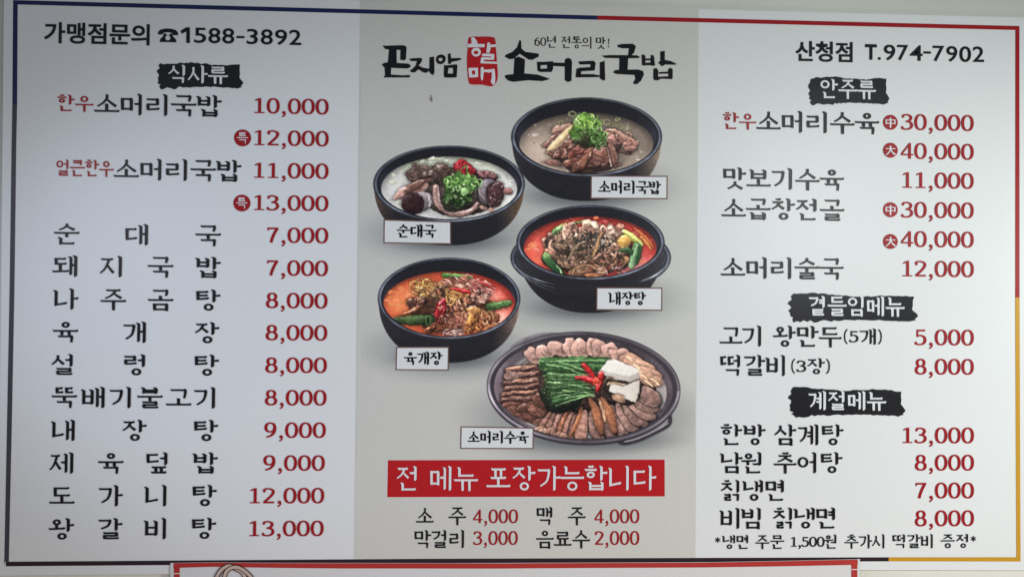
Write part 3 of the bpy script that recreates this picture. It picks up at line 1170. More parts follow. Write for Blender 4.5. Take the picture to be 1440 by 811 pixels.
GX, GY, GW, GH = 496, 118, 490, 530          # the pictures' common ground, photo pixels
G_IM = np.ones((int(GH * RES), int(GW * RES), 3)) * PANEL_DISP
G_ID = np.zeros((int(GH * RES), int(GW * RES)), int)
G_HT = np.zeros(G_ID.shape)                  # relief of the food in the pictures, canvas pixels
FLAT = {'meat_slice': .42, 'meat': .70, 'offal': .62, 'scallion': .60, 'green_onion': .50, 'chive': .8, 'vegetable': .6, 'shredded_beef': .75, 'mushroom': .7, 'sausage': .7}
RAW = .42                                    # how much of the simple shading of single pieces stays
KINDS = [(None, None)]                       # id -> (dish, piece)
DISHES = {}


class Picture:
    def __init__(self, key, ox, oy, zs, w, h, seed):
        """(ox, oy): photo pixel of the canvas origin; zs: drawing units per photo pixel; w, h: size in photo pixels"""
        self.ox, self.oy, self.k = ox, oy, RES / zs
        self.W, self.H = int(w * RES), int(h * RES)
        i0, j0 = int((oy - GY) * RES), int((ox - GX) * RES)
        self.im = G_IM[i0:i0 + self.H, j0:j0 + self.W]
        self.id = G_ID[i0:i0 + self.H, j0:j0 + self.W]
        self.H, self.W = self.id.shape
        self.ht = G_HT[i0:i0 + self.H, j0:j0 + self.W]
        self.key = key
        self.cnt = {}
        self.r = np.random.default_rng(seed)
        self.seed = seed
        self.clip = None
        yy, xx = np.mgrid[0:self.H, 0:self.W].astype(float)
        self.X, self.Y = xx / self.k, yy / self.k        # drawing units

    def idx(self, name):
        """'+kind' starts a new piece of that kind, 'kind' goes on with the last one"""
        new, name = name[0] == '+', name.lstrip('+')
        if new:
            self.cnt[name] = self.cnt.get(name, 0) + 1
        if name in self.cnt:
            name = '%s#%d' % (name, self.cnt[name])
        if (self.key, name) not in KINDS:
            KINDS.append((self.key, name))
        return KINDS.index((self.key, name))

    def box(self, x0, y0, x1, y1, pad=4):
        i0, i1 = max(int(y0 * self.k) - pad, 0), min(int(y1 * self.k) + pad, self.H)
        j0, j1 = max(int(x0 * self.k) - pad, 0), min(int(x1 * self.k) + pad, self.W)
        if i1 <= i0 or j1 <= j0:
            return None
        return slice(i0, i1), slice(j0, j1)

    def lay(self, sl, a, col, name=None):
        if self.clip is not None:
            a = a * self.clip[sl]
        a = np.clip(a, 0, 1)
        col = np.asarray(col, float)
        if col.ndim == 1:
            col = col[None, None, :]
        self.im[sl] = self.im[sl] * (1 - a[..., None]) + col * a[..., None]
        if name:
            self.id[sl][a > .5] = self.idx(name)

    def rise(self, sl, a, prof):
        if self.clip is not None:
            a = a * self.clip[sl]
        m = a > .5
        if m.any():
            h = self.ht[sl]
            base = h[m].mean() * .8
            h[m] = np.maximum(base + prof[m], h[m] * .6)

    def mul(self, sl, f):
        if self.clip is not None:
            f = 1 + (f - 1) * self.clip[sl]
        self.im[sl] *= f[..., None]

    # signed "inside" distance of an ellipse in drawing units, approximately
    def ell(self, sl, cx, cy, rx, ry, ang=0.0):
        x, y = self.X[sl] - cx, self.Y[sl] - cy
        c, s = math.cos(ang), math.sin(ang)
        u, v = (x * c + y * s) / rx, (-x * s + y * c) / ry
        q = np.sqrt(u * u + v * v) + 1e-9
        g = np.sqrt((u / rx) ** 2 + (v / ry) ** 2) + 1e-9
        return (1 - q) * q / g, u, v, q

    def aa(self, d):
        return np.clip(d * self.k + .5, 0, 1)

    def shadow(self, cx, cy, rx, ry, dark, soft=.35, col=(.93, .95, 1.0)):
        sl = self.box(cx - rx * 1.8, cy - ry * 1.8, cx + rx * 1.8, cy + ry * 1.8)
        _, u, v, q = self.ell(sl, cx, cy, rx, ry)
        f = np.clip((1 + soft - q) / (2 * soft), 0, 1)
        f = f * f * (3 - 2 * f) * dark
        for i in range(3):
            self.im[sl][..., i] *= 1 - f * (1 - .12 * (col[i] - .93) / .07)

    def poly_mask(self, sl, pts):
        """anti-aliased mask by 2 x 2 supersampling of the even-odd rule"""
        acc = 0
        for dx, dy in ((-.25, -.25), (.25, -.25), (-.25, .25), (.25, .25)):
            x, y = self.X[sl] + dx / self.k, self.Y[sl] + dy / self.k
            ins = np.zeros(x.shape, bool)
            n = len(pts)
            for i in range(n):
                x0, y0 = pts[i]
                x1, y1 = pts[(i + 1) % n]
                if y0 == y1:
                    continue
                c = ((y0 > y) != (y1 > y)) & (x < (x1 - x0) * (y - y0) / (y1 - y0) + x0)
                ins ^= c
            acc = acc + ins
        return acc / 4.0

    def seg(self, sl, pts, ws):
        """distance field of a thick polyline: (signed inside, side -1..1, position 0..1)"""
        x, y = self.X[sl], self.Y[sl]
        best = np.full(x.shape, -1e9)
        side = np.zeros(x.shape)
        pos = np.zeros(x.shape)
        n = len(pts)
        for i in range(n - 1):
            (x0, y0), (x1, y1) = pts[i], pts[i + 1]
            dx, dy = x1 - x0, y1 - y0
            L2 = dx * dx + dy * dy + 1e-9
            t = np.clip(((x - x0) * dx + (y - y0) * dy) / L2, 0, 1)
            ex, ey = x - (x0 + t * dx), y - (y0 + t * dy)
            dist = np.sqrt(ex * ex + ey * ey)
            w = (ws[i] * (1 - t) + ws[i + 1] * t) / 2
            ins = w - dist
            m = ins > best
            best[m] = ins[m]
            # side: negative towards the upper left, where the light of these pictures comes from
            sd = (ex * -.35 + ey * -.94) / (w + 1e-6)
            side[m] = sd[m]
            pos[m] = ((i + t) / (n - 1))[m]
        return best, side, pos

    def stroke(self, pts, w, col, name, hi=.35, lo=.45, edge=0.0, streak=.12, cell=3, taper=None, sh=.35, spec=0.0):
        p = smooth_path(pts, 5) if len(pts) > 2 else np.asarray(pts, float)
        n = len(p)
        if np.isscalar(w):
            ws = np.full(n, float(w))
        else:
            ws = np.interp(np.linspace(0, 1, n), np.linspace(0, 1, len(w)), w)
        m = ws.max()
        sl = self.box(p[:, 0].min() - m, p[:, 1].min() - m, p[:, 0].max() + m, p[:, 1].max() + m)
        if sl is None:
            return
        d, sd, ps = self.seg(sl, p, ws)
        if sh:
            self.mul(sl, 1 - .55 * sh * np.clip(1 + (d + 0) / (m * .28 + 3), 0, 1))
        self.seed += 1
        hh, ww = d.shape
        ang = math.atan2(p[-1, 1] - p[0, 1], p[-1, 0] - p[0, 0])
        f = 1 + RAW * np.where(sd > 0, hi * sd, lo * sd) + streak * vnoise(hh, ww, cell, self.seed, ang, 5)
        if edge:
            f = f * (1 - edge * np.clip(1 - d / (m * .14), 0, 1))
        c = np.asarray(col, float)
        if c.ndim == 2:                       # colour varies along the stroke
            ct = np.stack([np.interp(ps, np.linspace(0, 1, len(c)), c[:, i]) for i in range(3)], -1)
        else:
            ct = c[None, None, :]
        rgb = ct * f[..., None]
        if spec:
            rgb = rgb + 255 * spec * np.clip((sd - .25) * 4, 0, 1)[..., None] * np.clip((.75 - sd) * 4, 0, 1)[..., None]
        if name not in ('bowl', 'platter', 'broth') and m * self.k > 2.5:
            t = np.clip(d * self.k / (m * self.k / 2), 0, 1)
            self.rise(sl, self.aa(d), FLAT.get(name.lstrip('+'), 1) * m * self.k * .42 * np.sqrt(1 - (1 - t) ** 2))
        self.lay(sl, self.aa(d), np.clip(rgb, 0, 255), name)

    def blob(self, cx, cy, rx, ry, ang, col, name, wob=.10, tex=.18, cell=5, stretch=3, dome=.55, rim=None, rimw=.14, sh=.5, speck=None, spec=.0, texang=None):
        """an irregular piece of food: domed shading, fibres, optional pale or dark rim and specks"""
        m = max(rx, ry) * 1.35
        sl = self.box(cx - m, cy - m, cx + m, cy + m, 6)
        if sl is None:
            return
        x, y = self.X[sl] - cx, self.Y[sl] - cy
        c, s = math.cos(ang), math.sin(ang)
        u, v = (x * c + y * s) / rx, (-x * s + y * c) / ry
        th = np.arctan2(v, u)
        rad = 1.0
        for k in range(2, 8):
            rad = rad + wob * self.r.uniform(-1, 1) / k * 1.6 * np.cos(k * th + self.r.uniform(0, 6.3))
        q = np.sqrt(u * u + v * v) / rad
        r0 = min(rx, ry)
        d = (1 - q) * r0
        if sh:
            q2 = np.sqrt(((x - r0 * .06) / rx) ** 2 + ((y - r0 * .16) / ry) ** 2) if abs(ang) < .01 else q
            self.mul(sl, 1 - .55 * sh * np.clip(1 + (1 - np.minimum(q, q2)) * r0 / (r0 * .20 + 4), 0, 1))
        self.seed += 1
        hh, ww = q.shape
        ta = ang if texang is None else texang
        nz = vnoise(hh, ww, cell, self.seed, ta, stretch) * .65 + vnoise(hh, ww, cell * .45, self.seed + 99, ta, stretch) * .35
        lum = -(x * .35 + y * .94) / (np.hypot(rx * s, ry * c) + np.hypot(rx * c, ry * s) * .15)
        f = 1 + RAW * dome * .55 * np.clip(lum, -1, 1) - RAW * dome * .25 * np.clip(q - .6, 0, 1) / .4 + tex * nz
        rgb = np.asarray(col, float)[None, None, :] * f[..., None]
        if rim is not None:
            rr = np.clip(1 - (1 - q) / rimw, 0, 1)[..., None] * (.75 + .25 * nz[..., None])
            rgb = rgb * (1 - rr) + np.asarray(rim, float) * (1 + .25 * lum[..., None]) * rr
        if speck:
            sc, cells, thr = speck
            sp = np.clip((vnoise(hh, ww, cells, self.seed + 7) - thr) * 6, 0, 1)[..., None]
            rgb = rgb * (1 - sp) + np.asarray(sc, float) * sp
        if spec:
            sp = np.clip((vnoise(hh, ww, cell * 1.2, self.seed + 17, ta, stretch) * .8 + lum * .5 - .55) * 5, 0, 1)[..., None]
            rgb = rgb + 255 * spec * sp
        if name not in ('bowl', 'platter', 'broth'):
            self.rise(sl, self.aa(d), FLAT.get(name.lstrip('+'), 1) * r0 * self.k * (.40 * np.sqrt(np.clip(1 - q ** 2, 0, 1)) + .10 * np.clip(tex, 0, .3) * nz * np.clip((1 - q) * 4, 0, 1)))
        self.lay(sl, self.aa(d), np.clip(rgb, 0, 255), name)

    def quad(self, pts, col, name, grad=(0, 0), tex=.05, cell=6, sh=0.0):
        p = np.asarray(pts, float)
        sl = self.box(p[:, 0].min(), p[:, 1].min(), p[:, 0].max(), p[:, 1].max())
        m = self.poly_mask(sl, pts)
        self.seed += 1
        hh, ww = m.shape
        x = (self.X[sl] - p[:, 0].mean()) / np.ptp(p[:, 0])
        y = (self.Y[sl] - p[:, 1].mean()) / np.ptp(p[:, 1])
        f = 1 + grad[0] * x + grad[1] * y + tex * vnoise(hh, ww, cell, self.seed)
        self.lay(sl, m, np.clip(np.asarray(col, float)[None, None] * f[..., None], 0, 255), name)

    def scallions(self, cx, cy, rx, ry, n, cols, size, name='scallion'):
        """a heap of cut scallion rings and slivers"""
        r = self.r
        self.blob(cx, cy + ry * .1, rx * .80, ry * .72, 0, np.array(cols[0]) * .42, name, wob=.35, tex=.4, cell=4, stretch=1, sh=.5)
        for i in range(n):
            a, q = r.uniform(0, 6.283), math.sqrt(r.uniform(0, 1))
            x, y = cx + rx * q * math.cos(a), cy + ry * q * math.sin(a)
            up = .80 + .45 * (-(y - cy) / ry) * .5 + r.uniform(-.18, .22)
            c = np.array(cols[r.integers(len(cols))], float) * up
            s = size * r.uniform(.6, 1.15)
            k = r.uniform()
            if k < .52:                       # ring seen at an angle
                t0 = r.uniform(0, 6.3)
                span = r.uniform(3.6, 6.3)
                asp, an = r.uniform(.45, .95), r.uniform(0, 3.14)
                pts = []
                for t in np.linspace(t0, t0 + span, 9):
                    ex, ey = s * math.cos(t), s * asp * math.sin(t)
                    pts.append((x + ex * math.cos(an) - ey * math.sin(an), y + ex * math.sin(an) + ey * math.cos(an)))
                self.stroke(pts, s * r.uniform(.34, .5), c, name, hi=.35, lo=.35, sh=.30, streak=.05)
            elif k < .85:                     # curled sliver
                an = r.uniform(0, 6.3)
                b = r.uniform(-.8, .8)
                pts = [(x + s * 1.3 * t * math.cos(an) - b * s * (1 - t * t) * math.sin(an), y + s * 1.3 * t * math.sin(an) + b * s * (1 - t * t) * math.cos(an)) for t in (-1, -.3, .4, 1)]
                self.stroke(pts, [s * .25, s * .5, s * .45, s * .2], c, name, hi=.3, lo=.35, sh=.30, streak=.08)
            else:                             # pale white end
                self.blob(x, y, s * .65, s * .5, r.uniform(0, 3), c * .45 + np.array([175, 190, 140]) * .55 * up, name, wob=.2, tex=.1, cell=3, stretch=1, sh=.3)

    def shreds(self, cx, cy, rx, ry, n, cols, ln, w, name, ang=None, spread=.6, curl=.3, sh=.35, bright=.25):
        r = self.r
        for i in range(n):
            a, q = r.uniform(0, 6.283), math.sqrt(r.uniform(0, 1))
            x, y = cx + rx * q * math.cos(a), cy + ry * q * math.sin(a)
            an = (r.uniform(0, 6.3) if ang is None else ang + r.normal(0, spread))
            L = ln * r.uniform(.5, 1.2)
            b = r.normal(0, curl) * L
            c = np.array(cols[r.integers(len(cols))], float) * (1 + r.uniform(-bright, bright))
            pts = [(x + L * t * math.cos(an) - b * (1 - 4 * t * t) * math.sin(an), y + L * t * math.sin(an) + b * (1 - 4 * t * t) * math.cos(an)) for t in (-.5, -.2, .2, .5)]
            self.stroke(pts, [w * .5, w, w * .9, w * .4], c, name, sh=sh, streak=.15)

    # ---- bowl, from the outside in
    def bowl(self, rim, yb, inner, broth, body=(30, 29, 34), warm=(96, 72, 52), warm_l=.6, warm_r=1.0, pw=2.25, angle=0.0, rimcol=(38, 40, 48), lid=None):
        cx, cy, rx, ry = rim
        sl = self.box(cx - rx, cy - ry, cx + rx, yb)
        X, Y = self.X[sl], self.Y[sl]
        hh, ww = X.shape
        if lid:
            lid(self)
        # body
        u = np.clip(np.abs((X - cx) / (rx * .988)), 0, 1)
        bot = cy + (yb - cy) * (1 - u ** pw) ** (1 / pw)
        d = np.minimum(bot - Y, (rx * .988 - np.abs(X - cx)))
        d[Y < cy] = -9
        s = (X - cx) / rx
        v = np.clip((Y - cy) / (yb - cy), 0, 1)
        wl = np.clip((-s - .62) / .36, 0, 1) ** 1.3 * warm_l + np.clip((s - .60) / .38, 0, 1) ** 1.2 * warm_r
        wl = np.clip(wl * (1 - .55 * v), 0, 1)[..., None]
        nz = vnoise(hh, ww, 3, self.seed + 5)[..., None] * .10 + vnoise(hh, ww, 22, self.seed + 6, 0, 3)[..., None] * .07
        base = np.array(body, float)[None, None] * (1.12 - .30 * v[..., None]) * (1 + nz)
        col = base * (1 - wl) + np.array(warm, float) * (1 + nz * 1.5) * wl
        # thin bright line low on the outer edge of the warm side
        self.lay(sl, self.aa(d), col, 'bowl')
        # rim: a rounded lip
        d, uu, vv, q = self.ell(sl, cx, cy, rx, ry, angle)
        th = np.arctan2(vv, uu)
        front = np.clip(np.sin(th), 0, 1)
        side = np.abs(np.cos(th))
        ci = inner
        di, ui, vi, qi = self.ell(sl, *ci, angle)
        t = np.clip(d / (d - di + 1e-6), 0, 1)          # 0 outer edge, 1 inner edge
        lip = np.exp(-((t - .45) / .15) ** 2)
        lip2 = np.exp(-((t - .16) / .10) ** 2)
        patch = .72 + .30 * vnoise(hh, ww, 34, self.seed + 8) + .14 * vnoise(hh, ww, 9, self.seed + 9)
        k = (.38 + .62 * (.55 * side ** 2 + .75 * front * (.35 + .65 * (np.cos(th) > -.2))))
        col = np.array(rimcol, float)[None, None] * (.62 + .25 * patch[..., None]) + np.array([128, 136, 152.])[None, None] * (lip * k * patch * 1.0)[..., None]
        col = col + np.array([70, 74, 84.])[None, None] * (lip2 * patch * .30 * (side ** 2))[..., None]
        col *= (1 - .55 * np.exp(-((t - 1.0) / .10) ** 2))[..., None]
        self.lay(sl, self.aa(d), col, 'bowl')
        # inner wall
        wallc = np.array([25, 24, 30.])[None, None] * (1 + .14 * vnoise(hh, ww, 3, self.seed + 10)[..., None] + .35 * np.clip(-vi, 0, 1)[..., None] * 0)
        wallc = wallc + np.array([38, 40, 48.])[None, None] * (np.clip(ui - .55, 0, 1) * np.clip(.6 - np.abs(vi + .05), 0, 1) * 1.6)[..., None]
        wallc = wallc + np.array([30, 32, 40.])[None, None] * (np.clip(-ui - .6, 0, 1) * np.clip(.7 - np.abs(vi + .05), 0, 1) * 1.6)[..., None]
        self.lay(sl, self.aa(di), wallc, 'bowl')
        self.clip = np.zeros((self.H, self.W))
        self.clip[sl] = self.aa(di)

    def liquid(self, e, fn):
        cx, cy, rx, ry = e
        sl = self.box(cx - rx, cy - ry, cx + rx, cy + ry)
        d, u, v, q = self.ell(sl, cx, cy, rx, ry)
        hh, ww = d.shape
        n1 = vnoise(hh, ww, 26, self.seed + 31, 0, 2)
        n2 = vnoise(hh, ww, 5, self.seed + 32)
        col = fn(u, v, n1, n2)
        # shade of the wall on the soup behind, bright meniscus in front
        col = col * (1 - .38 * np.clip((q - .86) / .14, 0, 1) * np.clip(.55 - v * 1.4, 0, 1))[..., None]
        col = col * (1 + .14 * np.exp(-((q - .975) / .015) ** 2) * np.clip(v * 1.6, 0, 1))[..., None]
        self.lay(sl, self.aa(d), np.clip(col, 0, 255), 'broth')
        self.clip[sl] = np.minimum(self.clip[sl], np.maximum(self.aa(d), (self.Y[sl] < cy) * 1.0))

def photo_finish():
    """break up the drawn edges and surfaces of the toppings: small warps, fibres, glints"""
    H, Wd = G_ID.shape
    kinds = [k[1] and k[1].split('#')[0] for k in KINDS]
    hard = np.array([k in (None, 'bowl', 'platter') for k in kinds])
    wet = np.array([k == 'broth' for k in kinds])
    top = ~hard[G_ID]
    yy, xx = np.mgrid[0:H, 0:Wd]
    dx = vnoise(H, Wd, 9, 301) * 1.5 + vnoise(H, Wd, 4, 302) * .7
    dy = vnoise(H, Wd, 9, 303) * 1.5 + vnoise(H, Wd, 4, 304) * .7
    sy = np.clip((yy + dy).round().astype(int), 0, H - 1)
    sx = np.clip((xx + dx).round().astype(int), 0, Wd - 1)
    ok = top & top[sy, sx]
    im, ids = G_IM.copy(), G_ID.copy()
    G_IM[ok] = im[sy, sx][ok]
    G_ID[ok] = ids[sy, sx][ok]
    solid = top & ~wet[G_ID]
    # light the relief: a soft lamp from the upper left behind the bowls, wet highlights, contact shade
    ht = G_HT.copy()
    ht[ok] = ht[sy, sx][ok]
    solid = top & ~wet[G_ID]
    ht = ht + solid * np.array([FLAT.get(k, 1) for k in kinds])[G_ID] * (.36 * vnoise(H, Wd, 3.2, 320) + .6 * vnoise(H, Wd, 7, 321) + 1.1 * vnoise(H, Wd, 16, 322))

    def blur(a, n):
        for _ in range(n):
            a = (np.roll(a, 1, 0) + np.roll(a, -1, 0) + a * 2) / 4
            a = (np.roll(a, 1, 1) + np.roll(a, -1, 1) + a * 2) / 4
        return a
    h1 = blur(ht, 3)
    gy, gx = np.gradient(h1)
    gy, gx = gy * 1.1, gx * 1.1
    nz_ = 1 / np.sqrt(1 + gx * gx + gy * gy)
    nx_, ny_ = -gx * nz_, -gy * nz_
    L = np.array([-.34, -.56, .76])
    dif = np.clip(nx_ * L[0] + ny_ * L[1] + nz_ * L[2], 0, 1)
    Hh = np.array([-.20, -.42, .885])
    sp = np.clip(nx_ * Hh[0] + ny_ * Hh[1] + nz_ * Hh[2], 0, 1)
    spec = .55 * sp ** 70 + .18 * sp ** 16
    ao = np.clip((blur(ht, 14) - h1) / 9.0, -.35, 1)
    ao2 = np.clip((blur(ht, 50) - h1) / 16.0, -.25, 1)
    shade = (.50 + .66 * dif) * (1 - .42 * ao) * (1 - .26 * ao2)
    flat = .50 + .66 * L[2]
    shade = shade / flat
    gloss = np.array([{'tofu': .05, 'scallion': .6, 'chive': .5, 'chilli': 1.5, 'red_pepper': 1.4, 'green_onion': .5, 'meat_slice': .6, 'offal': .55, 'shredded_beef': .7, 'meat': .75, 'sausage': .6, 'fern': .8}.get(k, .9) for k in kinds])[G_ID]
    gl = (spec - .18 * Hh[2] ** 16) * gloss * np.clip(.45 + vnoise(H, Wd, 10, 330) * .9, 0, 1.2)
    edge = blur(solid * 1.0, 2)
    cube = np.array([k == 'tofu' for k in kinds])[G_ID]
    k_ = np.where(solid & ~cube, 1, 0) * np.clip(edge * 1.4 - .2, 0, 1)
    G_IM[:] = G_IM * (1 + k_ * (shade - 1))[..., None] + (k_ * gl * 205)[..., None] * np.array([1, .985, .96])
    # food throws a little shade on the broth beside it
    near = np.clip(blur(solid * 1.0, 26) * 1.3, 0, 1) * (wet[G_ID])
    G_IM[:] *= (1 - .17 * near)[..., None]
    G_IM[:] = np.clip(G_IM, 0, 255)
    f = 1 + .08 * vnoise(H, Wd, 2.6, 305) + .09 * vnoise(H, Wd, 5.5, 306) + .10 * vnoise(H, Wd, 14, 307)
    lum = G_IM.mean(-1)
    soft = np.clip((175 - lum) / 60, .25, 1)
    solid &= ~cube
    G_IM[solid] *= (1 + (f - 1) * soft)[solid][:, None]
    g = np.clip((vnoise(H, Wd, 2.2, 308) * .6 + vnoise(H, Wd, 6, 309) * .5 - .52) * 5, 0, 1) * np.clip(lum / 90, 0, 1)
    G_IM[solid] += (g[..., None] * np.array([16, 15, 14.]))[solid]
    g2 = np.clip((vnoise(H, Wd, 3, 310, 0, 3) * .5 + vnoise(H, Wd, 16, 311, 0, 2) * .6 - .50) * 5, 0, 1)
    liquid = wet[G_ID]
    G_IM[liquid] += (g2[..., None] * np.array([44, 42, 42.]))[liquid]
    # contrast of the printed photographs
    food = ~np.array([k is None for k in kinds])[G_ID]
    t = G_IM[food] / 255
    t = t * GAIN
    t = t + .12 * t * (1 - t) * (2 * t - .55)
    G_IM[food] = np.clip(t * 255, 0, 250)


GAIN = 1.16


def lay_pictures(d):
    """the common ground and every piece of every dish become meshes that share one seamless lattice"""
    s = int(RES)
    H, Wd = GH, GW
    im = G_IM.reshape(H, s, Wd, s, 3).mean((1, 3))
    ids = G_ID[::s, ::s]
    # printed pictures: a touch of sharpening, muted inks, grain
    bl = im.copy()
    for _ in range(2):
        bl[1:-1, 1:-1] = (bl[:-2, 1:-1] + bl[2:, 1:-1] + bl[1:-1, :-2] + bl[1:-1, 2:] + bl[1:-1, 1:-1]) / 5
    on = (ids > 0)[..., None]
    im = np.where(on, im + .12 * (im - bl), im)
    lum = im.mean(-1, keepdims=True)
    im = np.where(on, lum + MUTE * (im - lum), im)
    g = np.random.default_rng(3).normal(0, 1, (H, Wd, 1)) * 2.0
    im = np.clip(np.where(on, im + g * (.4 + im / 220), im), 0, 255)
    u = GX + (np.arange(Wd) + .5)
    v = GY + (np.arange(H) + .5)
    bx, by = P(*np.meshgrid(u, v))
    co = np.stack([bx, np.full_like(bx, -d), ZC - by], -1).reshape(-1, 3)
    ink = np.concatenate([lin(im) * INK_K, np.ones((H, Wd, 1))], -1).reshape(-1, 4)
    vi = np.arange(H * Wd).reshape(H, Wd)
    q = np.stack([vi[:-1, :-1], vi[1:, :-1], vi[1:, 1:], vi[:-1, 1:]], -1).reshape(-1, 4)
    fid = ids[:-1, :-1].reshape(-1)
    # keep the lattice inside the beige panel
    cols = np.tile(np.arange(Wd - 1), H - 1)
    rows = np.repeat(np.arange(H - 1), Wd - 1)
    uu, vv = u[cols], v[rows]
    left = 506.6 - (vv - 13) * 9.0 / 790 + 1.5
    right = 982.4 - (vv - 13) * 4.6 / 790 - 2.5
    ok = ((uu > left) & (uu < right)) | (fid > 0)
    root = {}
    order = sorted(range(len(KINDS)), key=lambda k: (k != 0, KINDS[k][1] not in ('bowl', 'platter'), k))
    for k in order:
        f = q[(fid == k) & ok]
        if len(f) == 0:
            continue
        key, nm = KINDS[k]
        used, inv = np.unique(f.ravel(), return_inverse=True)
        name = 'picture_ground' if k == 0 else 'dish_picture' if nm in ('bowl', 'platter') else nm.split('#')[0]
        me = bpy.data.meshes.new(name)
        me.vertices.add(len(used))
        me.vertices.foreach_set('co', co[used].ravel())
        me.loops.add(f.size)
        me.loops.foreach_set('vertex_index', inv.ravel().astype(np.int32))
        me.polygons.add(len(f))
        me.polygons.foreach_set('loop_start', (np.arange(len(f)) * 4).astype(np.int32))
        at = me.color_attributes.new('ink', 'FLOAT_COLOR', 'POINT')
        at.data.foreach_set('color', ink[used].ravel())
        me.update()
        me.validate()
        o = link(name, me, M_INK, board if name in ('picture_ground', 'dish_picture') else root[key])
        if name == 'dish_picture':
            root[key] = o
            o['label'] = DISHES[key]


MUTE = .82
A = np.array


# ---- sausage soup (second bowl from the top)
def dish_sausage():
    p = Picture('sausage', 500, 180, 4.504, 246, 184, 11)
    p.bowl((591, 354, 481, 243), 742, (593, 352, 446, 224), (592, 384, 430, 203), warm=(104, 76, 50))
    p.liquid((592, 384, 430, 203), lambda u, v, n1, n2:
             A([178, 176, 172.])[None, None] * (1 + .05 * n1 + .025 * n2 + .10 * u * .6 + .05 * v)[..., None]
             + A([-16, -8, -34.])[None, None] * np.clip(-v * 1.2 - .35 + n1 * .35, 0, 1)[..., None])
    r = p.r
    for x, y in ((245, 300), (235, 345), (570, 215), (480, 195), (870, 275), (780, 225), (270, 470), (420, 210)):
        p.blob(x, y, r.uniform(14, 30), r.uniform(8, 14), r.uniform(-.4, .4), (170, 170, 150), 'broth', wob=.3, sh=.05, tex=.05)
    p.blob(610, 400, 290, 140, 0, (70, 58, 52), 'meat', wob=.2, sh=.3, tex=.25)
    # dark perilla-dusted meat at the back
    for cx, cy, rx, ry, c in ((405, 285, 78, 62, (92, 70, 62)), (530, 285, 72, 66, (84, 64, 54)), (470, 315, 60, 45, (70, 54, 50))):
        p.blob(cx, cy, rx, ry, 0, c, 'meat', wob=.22, tex=.45, cell=4, stretch=1, speck=((48, 36, 34), 3, .25))
        p.shreds(cx, cy - 5, rx * .85, ry * .8, 46, [(110, 84, 72), (58, 44, 40), (92, 70, 60)], 15, 5, 'meat', sh=.3)
    # red seasoning
    p.blob(685, 258, 76, 47, .25, (150, 30, 38), 'seasoning', wob=.18, tex=.5, cell=4, stretch=1, speck=((84, 12, 20), 4, .15))
    p.shreds(685, 255, 62, 38, 60, [(176, 44, 50), (120, 18, 28), (150, 28, 36)], 11, 5, 'seasoning', sh=.25)
    # back right slice of sausage
    p.blob(825, 315, 76, 36, .12, (52, 30, 34), '+sausage', wob=.12, tex=.2)
    p.blob(835, 293, 68, 20, .12, (120, 78, 78), 'sausage', wob=.15, tex=.4, cell=4, stretch=1, speck=((70, 40, 44), 3, .2))
    # flat slice on the left
    p.blob(345, 398, 118, 36, -.38, (150, 108, 98), 'meat', wob=.18, tex=.2, rim=(170, 132, 120), rimw=.25)
    p.blob(385, 362, 85, 26, -.42, (92, 62, 54), 'meat', wob=.25, tex=.35, cell=4)
    # sausage, front left
    p.blob(432, 462, 58, 62, .3, (122, 110, 112), '+sausage', wob=.05, tex=.08, dome=1.0)
    p.stroke([(455, 420), (470, 455), (466, 495)], [10, 22, 8], (158, 146, 146), 'sausage', sh=0, hi=.1, lo=.1)
    p.blob(363, 480, 75, 68, -.15, (42, 23, 26), 'sausage', wob=.07, tex=.25, cell=4, stretch=1, dome=.25, rim=(88, 66, 66), rimw=.07)
    # gristle arch
    p.stroke([(508, 378), (512, 450), (545, 505), (610, 540), (680, 542), (745, 515), (772, 480)], [46, 50, 46, 42, 42, 36, 26], (142, 108, 100), 'meat', hi=.35, lo=.5, edge=.35, spec=.10)
    p.stroke([(520, 375), (526, 445), (560, 497), (625, 528)], 9, (196, 168, 158), 'meat', sh=0)
    # big sausage right
    p.blob(838, 400, 68, 78, .2, (96, 86, 92), '+sausage', wob=.07, tex=.12, dome=.9)
    p.stroke([(775, 372), (790, 420), (818, 450)], 4, (176, 150, 140), 'sausage', sh=0)
    p.blob(885, 420, 55, 88, .22, (60, 36, 40), 'sausage', wob=.10, tex=.4, cell=3, stretch=1, dome=.4, rim=(88, 58, 60), rimw=.1, speck=((150, 120, 118), 2.6, .52))
    p.blob(962, 400, 34, 20, -.1, (122, 80, 76), 'meat', wob=.2)
    for x, y in ((820, 510), (858, 515), (800, 500)):
        p.blob(x, y, 20, 12, .3, (150, 110, 100), 'meat', wob=.3, sh=.25)
    p.blob(640, 470, 105, 60, 0, (40, 40, 30), 'meat', wob=.15, sh=.3, tex=.3)
    p.scallions(672, 360, 104, 68, 74, [(88, 136, 60), (62, 112, 44), (120, 168, 84), (74, 122, 50)], 21)
    p.shreds(670, 345, 108, 60, 50, [(104, 156, 70), (70, 120, 46), (134, 180, 96), (52, 92, 36)], 46, 9, 'scallion', curl=.4, sh=.4)
    p.scallions(655, 425, 82, 70, 34, [(66, 104, 46), (96, 140, 66), (48, 86, 36), (140, 176, 110)], 19)
    p.blob(688, 402, 27, 24, 0, (124, 162, 94), 'scallion', wob=.16, tex=.2, rim=(90, 130, 64), rimw=.25)
    p.clip = None
    DISHES['sausage'] = 'printed picture of milky sausage soup in a black bowl'


